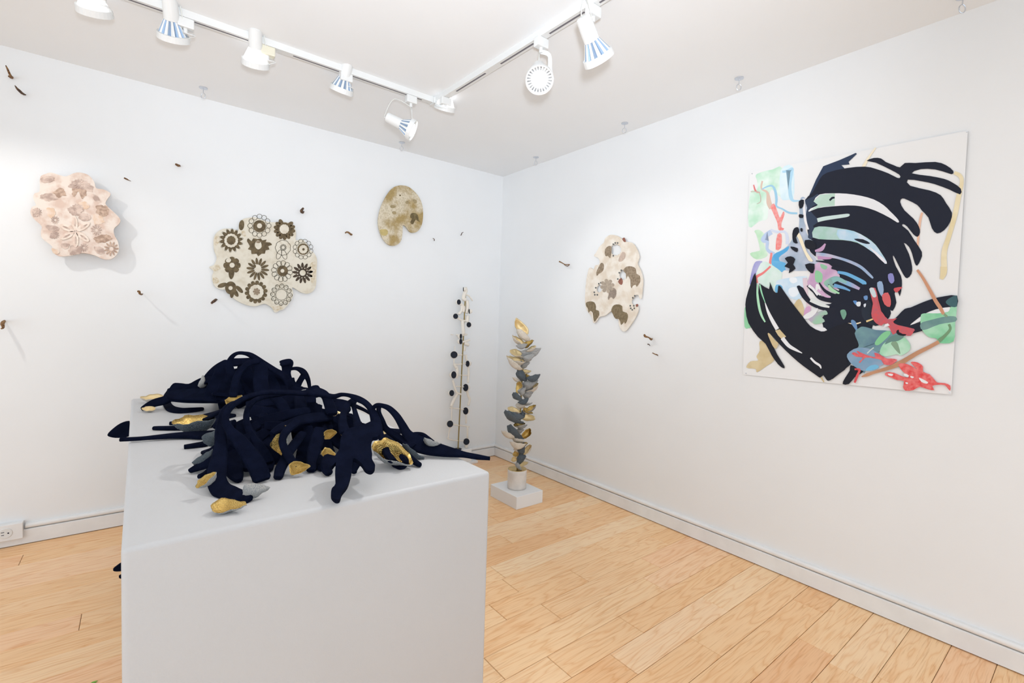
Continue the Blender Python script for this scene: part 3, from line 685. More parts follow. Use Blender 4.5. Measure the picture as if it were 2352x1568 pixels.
for k, pts, r in [('S1', [(320, 1330), (440, 1332)], 0.9), ('S1', [(262, 1390), (262, 1490), (360, 1500), (470, 1480)], 1.0), ('S1', [(268, 1180), (268, 1270)], 0.7), ('S1', [(470, 1330), (485, 1420), (560, 1480)], 2.2),
                  ('S1', [(300, 1568), (260, 1490)], 2.4), ('S1', [(455, 120), (470, 180), (440, 240), (430, 320), (470, 340)], 3.2), ('S1', [(440, 250), (520, 262), (590, 355)], 1.2), ('S1', [(360, 400), (430, 470), (420, 560)], 2.6),
                  ('S1', [(490, 350), (500, 460), (480, 580)], 3.0), ('S1', [(320, 660), (400, 710), (480, 720)], 1.8), ('S1', [(340, 600), (390, 540), (400, 440)], 2.2), ('S1', [(500, 620), (490, 740)], 3.4),
                  ('S1', [(410, 720), (420, 850), (430, 960)], 3.0), ('S1', [(300, 970), (380, 980), (490, 960)], 1.6), ('S1', [(400, 1100), (480, 1080), (540, 1060)], 2.0), ('S1', [(440, 1120), (520, 1150)], 3.0),
                  ('S1', [(200, 965), (245, 968)], 0.6), ('S1', [(450, 1180), (440, 1260)], 2.2),
                  ('S2', [(260, 147), (300, 148), (410, 155), (482, 150)], 1.0), ('S2', [(270, 0), (285, 90), (270, 200)], 2.6), ('S2', [(260, 335), (340, 338), (400, 345)], 0.9), ('S2', [(215, 230), (240, 330), (275, 430), (350, 465)], 1.8),
                  ('S2', [(290, 455), (240, 540), (185, 665)], 2.4), ('S2', [(160, 685), (215, 685)], 1.0), ('S2', [(215, 690), (320, 702), (400, 718)], 0.9), ('S2', [(194, 680), (196, 790), (194, 895)], 0.9),
                  ('S2', [(205, 950), (290, 970), (400, 982), (485, 995)], 1.1), ('S2', [(170, 1010), (150, 1100), (138, 1185)], 1.0), ('S2', [(120, 1190), (230, 1218), (390, 1228)], 0.8), ('S2', [(450, 410), (470, 500), (490, 545), (465, 650)], 2.2),
                  ('S2', [(470, 20), (470, 150), (460, 280)], 2.0), ('S2', [(430, 800), (432, 940)], 1.6), ('S2', [(455, 990), (452, 1180)], 1.6), ('S2', [(430, 1290), (438, 1335)], 3.0)]:
    wtube(k, pts, r)

# ================================================================== WALL BOARDS
def wpt(k, wall, off):
    ax, v = (1, YW) if wall == 'L' else (0, XW)
    return lambda x, y: hit(*px(k, x, y), ax, v - off)
NRM = {'L': Vector((0, -1, 0)), 'R': Vector((-1, 0, 0))}
def board(name, k, wall, outline, off, th, m, label, holes=(), edge=None):
    f = wpt(k, wall, off); out = cr(outline, True, 4)
    pts = [f(x, y) for x, y in out]; c = sum(pts, Vector()) / len(pts)
    ax, v = (1, YW) if wall == 'L' else (0, XW); c[ax] = v
    root = thing(name, c, label, 'wall art', 'painted boards on the walls')
    V, Fc = holed([(x, -y) for x, y in out], [[(x, -y) for x, y in cr(h, True, 2)] for h in holes], lambda x, y: f(x, -y), NRM[wall], th)
    link('board', V, Fc, m, root)
    # stand-off peg to the wall
    p0 = c.copy(); p1 = c + NRM[wall] * (off + 0.001)
    link('hanging_peg', *cyl(p0, p1, 0.012, n=10), M_TRIM, root)
    return root
def decal(root, name, k, wall, off, poly, m, sm=3, th=0.0012):
    f = wpt(k, wall, off); q = cr(poly, True, sm) if sm > 1 else poly
    return link(name, *slab([f(x, y) for x, y in q], NRM[wall], th), m, root)
def flower_poly(cx, cy, R, r, n, pw=0.8, rot=0, pointed=False):
    pts = []; steps = 10
    for i in range(n):
        for j in range(steps):
            t = j / steps; a = rot + 2 * math.pi * (i + t) / n
            s = math.sin(math.pi * t) ** (1.0 if pointed else 0.45) if pw else 1
            rr = r + (R - r) * s
            pts.append((cx + rr * math.cos(a), cy + rr * math.sin(a)))
    return pts
def ell(cx, cy, a, b, rot=0, n=20):
    return [(cx + a * math.cos(t) * math.cos(rot) - b * math.sin(t) * math.sin(rot), cy + a * math.cos(t) * math.sin(rot) + b * math.sin(t) * math.cos(rot)) for t in [2 * math.pi * i / n for i in range(n)]]
def ringdecal(root, k, wall, off, poly, wd, m, name='outline'):
    f = wpt(k, wall, off); P = [f(x, y) for x, y in poly]; n = NRM[wall]; V = []; Fc = []
    N = len(P)
    for i, p in enumerate(P):
        t = (P[(i + 1) % N] - P[i - 1]).normalized(); s = t.cross(n)
        V += [p + s * wd, p - s * wd, p - s * wd + n * 0.0014, p + s * wd + n * 0.0014]
    for i in range(N):
        j = (i + 1) % N
        Fc += [(4 * i + q, 4 * i + (q + 1) % 4, 4 * j + (q + 1) % 4, 4 * j + q) for q in range(4)]
    return V, Fc

M_BCREAM = mat('board_cream', rgb(226, 219, 203), 0.75, col2=rgb(212, 202, 182), vscale=26, bump=0.2, lo=0.45, hi=0.7)
M_BROWN = mat('brown_stain', rgb(112, 96, 68), 0.75, col2=rgb(86, 72, 48), vscale=45)
M_BROWNL = mat('light_brown_stain', rgb(158, 140, 118), 0.75, col2=rgb(134, 116, 94), vscale=70)
M_OLIVE = mat('dark_outline', rgb(74, 66, 44), 0.75)
# --- cream board with printed flowers
GO = [(560, 360), (568, 290), (610, 232), (680, 212), (760, 206), (850, 240), (960, 265), (1080, 262), (1170, 275), (1230, 330), (1250, 395), (1246, 478), (1320, 470), (1372, 512), (1410, 590), (1470, 640), (1500, 720), (1496, 850), (1490, 1000), (1460, 1080), (1390, 1120), (1310, 1105), (1205, 1045), (1216, 1120), (1190, 1200), (1110, 1300), (1060, 1318), (1000, 1345), (960, 1290), (870, 1240), (760, 1272), (640, 1250), (520, 1190), (450, 1120), (440, 1070), (340, 1068), (270, 1020), (245, 920), (262, 850), (212, 802), (270, 772), (300, 690), (270, 600), (262, 480), (290, 400), (360, 350), (440, 340), (510, 352)]
OFFG, THG = 0.012, 0.012
gb = board('flower_board', 'G', 'L', GO, OFFG, THG, M_BCREAM, 'cream scalloped board printed with rows of brown flowers')
GF = OFFG + THG
def fl(R, cx, cy, r, n, kind, rot=0.0):
    pass
def gd(poly, m, lift=0.0, name='flower_print', sm=1): return decal(gb, name, 'G', 'L', GF + lift, poly, m, sm)
def gpet(cx, cy, R, r0, n, a, b, m, rot=0, outline=False, wd=0.0012, skip=()):
    parts = []
    for i in range(n):
        if i in skip: continue
        t = rot + 2 * math.pi * i / n; rr = (R + r0) / 2
        poly = ell(cx + rr * math.cos(t), cy + rr * math.sin(t), (R - r0) / 2, b, t, 14)
        if outline: parts.append(ringdecal(gb, 'G', 'L', GF, poly, wd, m))
        else: parts.append(slab([wpt('G', 'L', GF)(x, y) for x, y in poly], NRM['L'], 0.0012))
    link('flower_petals', *merge(*parts), m, gb)
# 1 rosette with white ring
gd(flower_poly(475, 480, 138, 100, 14, rot=.1, pointed=True), M_BROWN); gd(flower_poly(475, 482, 84, 76, 14), M_BCREAM, .0008); gd(flower_poly(475, 480, 54, 48, 10), M_BROWN, .0016)
gpet(475, 480, 146, 118, 14, 0, 12, M_OLIVE, rot=.3, outline=True, wd=.0006)
# 2 outlined petals, dark disc
gpet(815, 305, 140, 84, 12, 0, 30, M_OLIVE, outline=True); gd(ell(815, 310, 78, 72, n=24), M_BROWN, .0008); gd(ell(815, 305, 30, 30), M_BCREAM, .0016)
# 3 solid daisy
gpet(1115, 345, 132, 50, 14, 0, 26, M_BROWN, rot=.2, skip=(10, 11)); gd(ell(1115, 345, 80, 80, n=24), M_BROWN, .0008); gd(flower_poly(1112, 345, 58, 52, 12), M_BCREAM, .0016)
gd(ell(600, 298, 32, 62, 0.1), M_BROWN)
# 5 dahlia, worn centre
gd([(665, 490), (680, 455), (720, 490), (740, 455), (790, 465), (830, 455), (850, 480), (900, 470), (890, 500), (940, 505), (965, 535), (920, 550), (935, 590), (890, 600), (880, 640), (840, 640), (800, 672), (780, 640), (720, 645), (715, 600), (675, 585), (700, 550)], M_BROWN, sm=2)
gd([(760, 520), (790, 480), (830, 500), (840, 560), (800, 590), (765, 560)], M_BCREAM, .0008, sm=2); gd(ell(800, 500, 26, 14), M_BROWNL, .0016)
# 6 outlined pansy
link('flower_outline', *merge(*[ringdecal(gb, 'G', 'L', GF, p, .0012, M_OLIVE) for p in (flower_poly(1097, 568, 92, 84, 9), ell(1100, 565, 22, 22), ell(1050, 650, 28, 58, .35), ell(1112, 652, 28, 58, -.35), flower_poly(1100, 565, 38, 26, 11, pointed=True))]), M_OLIVE, gb)
# 7 ring flower
gpet(1338, 585, 122, 78, 12, 0, 26, M_OLIVE, outline=True, rot=.25); gd(ell(1340, 585, 70, 68, n=24), M_BROWN, .0008); gd(flower_poly(1340, 588, 52, 46, 12), M_BCREAM, .0016); gd(ell(1343, 588, 15, 15), M_BROWN, .0024)
# 8 dark blossom with leaf
gd(flower_poly(485, 780, 104, 84, 8, rot=.4), M_BROWN); gd(ell(486, 778, 31, 29), M_BCREAM, .0008); gd([(450, 840), (510, 840), (505, 910), (475, 948), (448, 910)], M_BROWN, .0003, sm=2); gd([(420, 705), (455, 690), (475, 720), (450, 745), (415, 735)], M_BCREAM, .0008, sm=2)
# 9 spoked daisy
gpet(795, 825, 138, 40, 14, 0, 16, M_BROWN, rot=.1); gd([(740, 770), (800, 770), (835, 800), (820, 850), (780, 850), (745, 800)], M_BCREAM, .0010, sm=2); gd(ell(755, 790, 18, 22), M_BROWN, .0018)
# 10 outlined with dark disc
gpet(1085, 850, 128, 66, 12, 0, 30, M_OLIVE, outline=True, rot=.15); gd(ell(1092, 848, 66, 64, n=24), M_BROWN, .0008); gd(ell(1090, 846, 23, 23), M_BCREAM, .0016)
# 11 dark daisy
M_DKB = mat('dark_brown_print', rgb(68, 54, 40), 0.75, var=.2, vscale=60)
gd(flower_poly(1333, 872, 126, 66, 13, rot=.1, pointed=True), M_DKB); gd(ell(1333, 870, 36, 35), M_BCREAM, .0008)
link('print_dots', *merge(*[slab([wpt('G', 'L', GF + .0008)(x, y) for x, y in ell(1333 + 62 * math.cos(t), 870 + 60 * math.sin(t), 7, 7, n=8)], NRM['L'], .0012) for t in [2 * math.pi * i / 11 for i in range(11)]]), M_BCREAM, gb)
# 12 winged blossom
gd(ell(470, 1050, 68, 78), M_BROWN); gd(ell(370, 1018, 60, 26, -.3), M_BROWN, .0002); gd(ell(575, 1068, 56, 24, .8), M_BROWN, .0004); gd(ell(525, 1105, 60, 26, 1.0), M_BROWN, .0006); gd(ell(485, 1120, 24, 52, .1), M_BROWN, .0008); gd(ell(468, 1052, 25, 24), M_BCREAM, .0012)
# 13 ring of petals
gd(flower_poly(775, 1100, 138, 104, 14, rot=.1), M_BROWN); gd(flower_poly(777, 1098, 88, 80, 12), M_BCREAM, .0008); gd(flower_poly(780, 1095, 44, 26, 7), M_BROWNL, .0016)
# 14 outlined petals
gpet(1078, 1132, 132, 78, 12, 0, 25, M_OLIVE, outline=True, rot=.05); link('flower_outline', *ringdecal(gb, 'G', 'L', GF, ell(1078, 1132, 70, 66, n=26), .0012, M_OLIVE), M_OLIVE, gb)
gpet(1078, 1132, 128, 104, 12, 0, 10, M_OLIVE, outline=True, rot=.05, wd=.0006)
M_RUST = mat('rust_stain', rgb(204, 188, 158), 0.8, col2=rgb(222, 212, 194), vscale=90)
for poly in ([(280, 440), (330, 430), (340, 480), (300, 540), (275, 520)], [(262, 800), (320, 770), (345, 820), (280, 850)], [(255, 930), (310, 930), (330, 980), (270, 1000)], [(1420, 770), (1485, 740), (1490, 900), (1450, 1000), (1430, 930)], [(970, 1275), (1060, 1262), (1100, 1290), (1010, 1325)], [(600, 370), (640, 370), (650, 430), (610, 420)]):
    gd(poly, M_RUST, sm=3, name='stain')

# --- pink board
M_PINK = mat('board_pink', rgb(236, 222, 210), 0.75, col2=rgb(218, 192, 176), vscale=22, bump=0.35, bscale=60, detail=6, lo=0.42, hi=0.62)
DO = [(325, 205), (365, 178), (412, 166), (480, 186), (530, 196), (590, 172), (640, 165), (710, 186), (755, 240), (772, 290), (830, 300), (886, 334), (852, 388), (850, 422), (900, 470), (960, 532), (955, 572), (914, 612), (916, 662), (945, 720), (950, 792), (900, 850), (830, 855), (760, 825), (670, 806), (600, 820), (540, 830), (470, 830), (420, 792), (418, 752), (342, 690), (330, 640), (336, 592), (280, 540), (248, 490), (260, 440), (292, 425), (270, 370), (280, 332), (320, 312)]
pb = board('pink_board', 'D', 'L', DO, 0.055, 0.014, M_PINK, 'pinkish wavy-edged board with pressed floral relief standing off the wall')
PF = 0.069
M_PALE = mat('pale_relief', rgb(240, 226, 212), 0.8, col2=rgb(228, 204, 188), vscale=40)
M_MAUVE = mat('mauve_stain', rgb(182, 158, 146), 0.8, col2=rgb(222, 200, 186), vscale=38, detail=6)
M_UMBER = mat('umber_stain', rgb(168, 140, 122), 0.8, col2=rgb(206, 178, 158), vscale=55, detail=6)
M_OCHRE = mat('ochre_stain', rgb(226, 196, 170), 0.8, col2=rgb(234, 214, 198), vscale=40, detail=6)
pcount = [0]
def pd(poly, m, lift=0.0, nm='stain', sm=2, th=0.0008):
    pcount[0] += 1
    cx = sum(p[0] for p in poly) / len(poly); cy = sum(p[1] for p in poly) / len(poly); out = []
    for x, y in cr(poly, True, 7):
        k_ = 1.12 + 0.34 * noise.noise(Vector((x * 0.045, y * 0.045, pcount[0]))) + 0.22 * noise.noise(Vector((x * 0.13, y * 0.13, pcount[0])))
        out.append((cx + (x - cx) * k_, cy + (y - cy) * k_))
    return decal(pb, nm, 'D', 'L', PF + lift + 0.00008 * pcount[0], out, m, 1, th)
for poly, m in (([(430, 330), (470, 290), (510, 300), (525, 340), (490, 350), (440, 360)], M_UMBER), ([(340, 340), (420, 330), (450, 370), (380, 385), (330, 365)], M_MAUVE), ([(560, 260), (620, 225), (690, 240), (745, 290), (700, 310), (600, 300)], M_MAUVE),
                ([(590, 300), (680, 300), (680, 350), (650, 360), (630, 315), (600, 350)], M_UMBER), ([(770, 440), (830, 425), (865, 455), (850, 500), (800, 505)], M_UMBER), ([(735, 340), (775, 350), (800, 395), (760, 385)], M_MAUVE), ([(750, 500), (800, 510), (830, 550), (780, 570), (745, 540)], M_OCHRE),
                ([(640, 400), (690, 405), (710, 440), (660, 450)], M_OCHRE), ([(380, 450), (430, 455), (440, 500), (395, 520)], M_OCHRE), ([(375, 590), (430, 585), (470, 615), (400, 625)], M_MAUVE), ([(560, 770), (590, 745), (640, 755), (645, 800), (610, 815), (565, 812)], M_MAUVE),
                ([(770, 680), (850, 660), (890, 690), (830, 720), (780, 715)], M_UMBER), ([(760, 760), (810, 760), (830, 800), (780, 805)], M_MAUVE), ([(260, 460), (300, 450), (310, 500), (270, 510)], M_MAUVE), ([(560, 440), (640, 430), (660, 470), (600, 500), (560, 480)], M_MAUVE),
                ([(640, 490), (720, 500), (710, 540), (650, 535)], M_MAUVE), ([(410, 640), (450, 650), (440, 680), (405, 675)], M_MAUVE), ([(500, 730), (550, 735), (540, 765), (495, 760)], M_MAUVE), ([(330, 210), (400, 190), (430, 220), (360, 240)], M_MAUVE), ([(420, 770), (470, 790), (460, 815), (425, 800)], M_OCHRE)):
    pd(poly, m)
link('relief_petals', *merge(*[slab([wpt('D', 'L', PF + .001)(x, y) for x, y in ell(605 + 75 * math.cos(t), 632 + 66 * math.sin(t), 62, 24, math.atan2(66 * math.sin(t), 75 * math.cos(t)), 16)], NRM['L'], .003) for t in [math.radians(d) for d in (-35, 40, 90, 150, 205, -95)]]), M_PALE, pb)
link('relief_veins', *merge(*[slab([wpt('D', 'L', PF + .004)(x, y) for x, y in ell(605 + 82 * math.cos(t), 632 + 72 * math.sin(t), 34, 7, math.atan2(72 * math.sin(t), 82 * math.cos(t)), 10)], NRM['L'], .001) for t in [math.radians(d) for d in (-35, 40, 90, 150, 205, -95)]]), M_MAUVE, pb)
for cx, cy, R in ((610, 455, 46), (890, 770, 60), (300, 480, 36), (440, 540, 34), (440, 660, 34), (770, 620, 46), (670, 760, 36), (630, 250, 44)):
    link('relief_rosette', *merge(*[slab([wpt('D', 'L', PF + .001)(x, y) for x, y in ell(cx + R * .62 * math.cos(t), cy + R * .62 * math.sin(t), R * .36, R * .12, t, 10)], NRM['L'], .0016) for t in [2 * math.pi * i / 11 for i in range(11)]]), M_UMBER if cx == 890 else M_MAUVE, pb)

# --- kidney-shaped ochre board
def ochre_mat():
    m = mat('board_ochre', rgb(214, 202, 178), 0.75, col2=rgb(170, 146, 96), vscale=9, detail=5, lo=0.44, hi=0.6, bump=0.2)
    nt = m.node_tree; b = nt.nodes['Principled BSDF']; src = b.inputs['Base Color'].links[0].from_socket
    tc = [n for n in nt.nodes if n.type == 'TEX_COORD'][0]
    v = nt.nodes.new('ShaderNodeTexVoronoi'); v.inputs['Scale'].default_value = 75; nt.links.new(tc.outputs['Object'], v.inputs['Vector'])
    r = nt.nodes.new('ShaderNodeValToRGB'); e = r.color_ramp.elements
    e[0].position = 0.22; e[0].color = (0, 0, 0, 1); e[1].position = 0.3; e[1].color = (1, 1, 1, 1)
    q = e.new(0.42); q.color = (1, 1, 1, 1); q2 = e.new(0.5); q2.color = (0, 0, 0, 1)
    nt.links.new(v.outputs['Distance'], r.inputs['Fac'])
    mx = nt.nodes.new('ShaderNodeMix'); mx.data_type = 'RGBA'; mx.blend_type = 'MIX'
    mu = nt.nodes.new('ShaderNodeMath'); mu.operation = 'MULTIPLY'; mu.inputs[1].default_value = 0.38; nt.links.new(r.outputs['Color'], mu.inputs[0])
    nt.links.new(mu.outputs[0], mx.inputs['Factor']); nt.links.new(src, mx.inputs['A']); mx.inputs['B'].default_value = (*rgb(138, 114, 66), 1)
    nt.links.new(mx.outputs['Result'], b.inputs['Base Color']); return m
EO = [(1060, 302), (1150, 322), (1240, 390), (1320, 490), (1365, 620), (1372, 770), (1350, 900), (1290, 990), (1220, 1010), (1170, 990), (1120, 925), (1090, 902), (1068, 908), (1066, 1000), (1050, 1110), (1000, 1180), (930, 1206), (840, 1180), (760, 1080), (715, 960), (700, 840), (720, 700), (770, 560), (850, 420), (930, 335), (1000, 306)]
ob_ = board('kidney_board', 'E', 'L', EO, 0.014, 0.012, ochre_mat(), 'ochre kidney-shaped board with a notch and tiny ring pattern')
EF = 0.026
M_DOLIVE = mat('olive_stain', rgb(122, 106, 68), 0.75, col2=rgb(96, 82, 52), vscale=50)
decal(ob_, 'flower_print', 'E', 'L', EF, [(1195, 740), (1215, 715), (1270, 715), (1310, 760), (1315, 810), (1340, 850), (1300, 830), (1270, 815), (1240, 870), (1215, 880), (1190, 850), (1215, 800), (1190, 775)], M_DOLIVE, 2)
for poly in ([(890, 600), (940, 590), (975, 615), (940, 640), (900, 635)], [(1230, 510), (1280, 515), (1290, 560), (1250, 560)], [(920, 690), (975, 690), (980, 730), (930, 730)], [(1120, 540), (1160, 530), (1170, 570), (1130, 575)]):
    decal(ob_, 'print_spot', 'E', 'L', EF, poly, mat('ochre_spot', rgb(166, 148, 110), .75, var=.2, vscale=60), 2)
decal(ob_, 'print_patch', 'E', 'L', EF, [(735, 965), (790, 955), (845, 965), (850, 1030), (800, 1055), (750, 1030)], mat('ochre_patch', rgb(198, 178, 118), .75, var=.15, vscale=40), 2)
decal(ob_, 'knot', 'E', 'L', EF, ell(1038, 448, 14, 12, n=10), M_DOLIVE, 1)

# --- cut-out board on the right wall
M_BLANC = mat('board_ivory', rgb(236, 228, 216), 0.75, col2=rgb(222, 208, 190), vscale=18, bump=0.25, detail=6)
RO = [(662, 205), (712, 172), (780, 182), (832, 216), (870, 240), (930, 252), (975, 312), (1000, 392), (982, 460), (1015, 530), (1036, 620), (1030, 720), (1020, 806), (1002, 800), (990, 772), (962, 776), (942, 800), (922, 830), (930, 862), (958, 872), (992, 905), (970, 980), (920, 1062), (862, 1132), (822, 1120), (796, 1062), (790, 1012), (742, 965), (722, 932), (662, 976), (600, 992), (582, 1022), (546, 1052), (522, 982), (482, 932), (462, 862), (460, 762), (470, 642), (484, 560), (504, 500), (545, 515), (562, 478), (592, 470), (606, 440), (592, 404), (550, 382), (572, 345), (602, 292), (648, 246)]
holes = [flower_poly(765, 322, 58, 50, 12), [(812, 540), (835, 520), (862, 548), (868, 590), (850, 622), (815, 612), (800, 575)], [(580, 690), (605, 668), (628, 690), (622, 735), (590, 745), (572, 720)]]
rb = board('cutout_board', 'R', 'R', RO, 0.008, 0.008, M_BLANC, 'small ivory cut-out board with brown animal shapes on the right wall', holes)
RF = 0.016
M_DUN = mat('dun_stain', rgb(136, 120, 92), 0.75, col2=rgb(116, 100, 74), vscale=60)
def rd(poly, m, lift=0.0, nm='print_animal', sm=2): return decal(rb, nm, 'R', 'R', RF + lift, poly, m, sm)
rd([(655, 312), (690, 282), (716, 290), (716, 340), (706, 400), (690, 392), (680, 380), (662, 385), (650, 360)], M_BROWNL)
rd([(612, 452), (638, 462), (640, 510), (618, 545), (590, 560), (570, 582), (566, 545), (585, 500)], M_BROWNL)
rd([(840, 515), (870, 488), (920, 486), (960, 510), (968, 560), (1000, 580), (1004, 640), (970, 690), (960, 670), (930, 680), (920, 706), (908, 680), (905, 620), (880, 580), (866, 612), (862, 560), (842, 540)], M_BROWNL)
rd([(690, 720), (740, 700), (766, 730), (760, 785), (735, 812), (720, 795), (700, 800), (690, 822), (680, 800), (690, 765)], mat('grey_brown_stain', rgb(158, 142, 128), .75, var=.2, vscale=80))
rd(flower_poly(675, 682, 72, 36, 8, rot=.2), mat('taupe_stain', rgb(184, 168, 150), .75, var=.2, vscale=80), .0008, 'print_flower', 1)
rd([(462, 850), (500, 836), (545, 845), (562, 890), (560, 920), (590, 930), (594, 975), (570, 1010), (548, 1040), (535, 1000), (530, 950), (505, 930), (488, 950), (482, 910), (466, 885)], M_DUN)
rd([(722, 900), (745, 872), (790, 866), (825, 885), (828, 935), (870, 950), (882, 990), (868, 1040), (850, 1060), (845, 1040), (815, 1072), (805, 1040), (790, 1012), (760, 1010), (740, 985), (730, 960), (716, 935)], M_DUN)
rd([(800, 385), (830, 340), (858, 360), (850, 405), (815, 438), (785, 432)], mat('pale_pink_stain', rgb(206, 184, 168), .8, var=.15, vscale=70))
link('edge_dots', *merge(*[slab([wpt('R', 'R', RF)(a, b_) for a, b_ in ell(x, y, 8, 9, n=8)], NRM['R'], .0012) for x, y in [(545, 745), (550, 770), (575, 770), (560, 700), (590, 660), (610, 650), (780, 612), (795, 550), (815, 525), (905, 880), (910, 905), (940, 880), (945, 905), (925, 920), (930, 800), (950, 780), (735, 265), (755, 252), (778, 252), (735, 380)]]), mat('slate_dot', rgb(96, 98, 96), .8), rb)
for poly in ([(824, 210), (848, 198), (860, 238), (842, 240)], [(782, 640), (815, 600), (830, 640), (815, 672)], [(960, 868), (980, 862), (985, 880), (968, 892)]):
    rd(poly, mat('red_brown_chip', rgb(150, 96, 80), .7, var=.3, vscale=90), .001, 'bark_chip')

# ================================================================== PAINTING (flat collage on paper)
PN = Vector((-1, 0, 0))
def ppt(x, y, lift=0.0):
    p = hit(x, y, 0, XW - 0.004); p = hit(x, y, 0, XW - (0.003 + 0.006 * max(0, min(1, (1.24 - p.y) / 0.84))))
    p.x -= lift; return p
pcs = [(1722, 396), (2223, 300), (2185, 906), (1706, 860)]
pc = sum([ppt(*q) for q in pcs], Vector()) / 4; pc.x = XW
pt_ = thing('painting', pc, 'large unframed paper collage with sweeping navy leaf shapes and colour washes', 'painting')
edge = []
for i in range(4):
    a, b_ = pcs[i], pcs[(i + 1) % 4]
    edge += [(a[0] + (b_[0] - a[0]) * t / 6, a[1] + (b_[1] - a[1]) * t / 6) for t in range(6)]
link('paper', *slab([ppt(*q) for q in edge], PN, 0.0006), M_PAPER, pt_)
for x, y in ((2221, 303), (2181, 902), (1714, 857), (1728, 399), (2196, 688)):
    link('pin', *cyl(ppt(x, y), ppt(x, y, 0.006), 0.0022, n=8), M_STEEL, pt_)
LAY = [0.0008]
def paint(k, poly, col, nm='colour_wash', sm=3, col2=None, vscale=14, bumpup=True):
    if bumpup: LAY[0] += 0.00006
    key = 'paint_%s_%s' % (col, col2)
    m = MATS.get(key) or mat(key, rgb(*col), 0.8, col2=rgb(*col2) if col2 else None, vscale=vscale, detail=3, lo=0.35, hi=0.65)
    q = [px(k, x, y) for x, y in poly]
    if sm > 1: q = cr(q, True, sm)
    P = [ppt(x, y, LAY[0]) for x, y in q]
    return link(nm, *slab(P, PN, 0.00005), m, pt_)
def stroke(k, pts, col, nm='brush_stroke', col2=None):
    s = cr([(*px(k, p[0], p[1]), p[2] / KEYS[k][2] / 2) for p in pts], k=5); L_, R_ = [], []
    for i, (x, y, w) in enumerate(s):
        a = s[max(i - 1, 0)]; b_ = s[min(i + 1, len(s) - 1)]; dx, dy = b_[0] - a[0], b_[1] - a[1]; l = math.hypot(dx, dy) or 1
        L_.append((x - dy / l * w, y + dx / l * w)); R_.append((x + dy / l * w, y - dx / l * w))
    return paint('P', L_ + R_[::-1], col, nm, 1, col2)
NAVY = (14, 22, 42); NAVY2 = (11, 17, 33)
GRN, GRN2 = (190, 230, 204), (232, 246, 238); BLU, BLU2 = (120, 190, 230), (200, 230, 245); RED, RED2 = (226, 74, 76), (243, 172, 168)
TAN, TAN2 = (206, 184, 138), (222, 206, 168); SLATE, SLATE2 = (164, 182, 202), (196, 204, 222); MAUV, MAUV2 = (198, 160, 196), (220, 190, 216); TEAL, TEAL2 = (112, 148, 152), (84, 116, 128); COP = (206, 150, 118)
# washes under the dark shapes
paint('QA', [(240, 430), (320, 390), (440, 362), (560, 345), (560, 690), (430, 600), (390, 780), (380, 950), (280, 985), (155, 1045), (172, 650), (255, 600), (258, 500)], GRN, col2=GRN2)
paint('QA', [(540, 372), (680, 320), (705, 560), (690, 735), (640, 725), (540, 700)], (206, 234, 246), col2=(228, 244, 250))
stroke('QA', [(560, 390, 26), (620, 380, 30), (680, 352, 30), (668, 420, 34), (650, 560, 36), (660, 680, 44), (690, 735, 30), (770, 735, 12)], (178, 218, 240))
paint('QA', [(225, 1100), (280, 1085), (340, 1135), (322, 1200), (360, 1310), (380, 1400), (250, 1440), (170, 1370), (270, 1340), (290, 1310), (250, 1150)], (186, 226, 190), col2=(220, 240, 222))
stroke('QA', [(215, 545, 14), (240, 620, 22), (290, 640, 14)], (226, 130, 130)); stroke('QA', [(180, 628, 10), (280, 640, 12), (300, 740, 12), (255, 775, 8)], (196, 190, 176)); stroke('QA', [(320, 500, 22), (310, 590, 20), (380, 640, 30), (400, 760, 60), (430, 830, 50)], (222, 196, 180))
stroke('QA', [(315, 600, 12), (380, 566, 18), (440, 560, 22), (475, 620, 30), (490, 720, 30), (490, 800, 22), (560, 835, 18), (640, 880, 24), (740, 888, 22)], (160, 206, 232))
paint('QA', [(460, 770), (500, 860), (530, 940), (570, 868), (586, 900), (552, 1000), (552, 1056), (582, 1068), (560, 1096), (512, 1082), (500, 1000), (440, 860), (418, 812)], RED2, 'coral_shape', col2=(241, 134, 130), vscale=60)
stroke('QA', [(430, 1110, 60), (370, 1150, 60), (330, 1210, 56), (380, 1230, 40), (380, 1320, 36), (460, 1380, 50)], (190, 208, 236)); stroke('QA', [(420, 1085, 24), (490, 1110, 30), (590, 1110, 26), (620, 1180, 40), (620, 1260, 40)], (214, 222, 240))
paint('QA', [(500, 1142), (552, 1142), (546, 1300), (480, 1322)], RED2, 'coral_shape', 2, (241, 134, 130), 60)
stroke('QA', [(430, 1360, 24), (420, 1440, 28), (400, 1530, 30), (330, 1540, 14)], (238, 140, 138), 'coral_shape')
paint('QA', [(770, 735), (830, 700), (860, 820), (1000, 760), (960, 880), (860, 930), (840, 1090), (900, 1190), (980, 1245), (960, 1300), (860, 1310), (990, 1470), (940, 1568), (560, 1568), (440, 1480), (480, 1380), (620, 1280), (690, 1180), (760, 1060)], SLATE, col2=SLATE2)
paint('QA', [(460, 1380), (560, 1330), (640, 1280), (620, 1340), (520, 1420), (560, 1500), (600, 1568), (480, 1568), (430, 1480)], BLU, col2=(86, 170, 224))
paint('QC', [(430, 0), (600, 20), (560, 130), (480, 80)], (96, 176, 228), col2=BLU)
paint('QC', [(210, 60), (250, 0), (330, 10), (260, 120), (190, 260), (168, 270), (180, 180)], (150, 148, 208), col2=(180, 180, 220))
paint('QC', [(330, 0), (460, 60), (560, 150), (520, 270), (480, 380), (420, 320), (320, 290), (250, 180), (260, 110)], (206, 232, 220), col2=(226, 240, 236))
stroke('QC', [(420, 60, 22), (330, 140, 26), (250, 190, 34), (258, 260, 26)], (236, 130, 128), 'coral_shape')
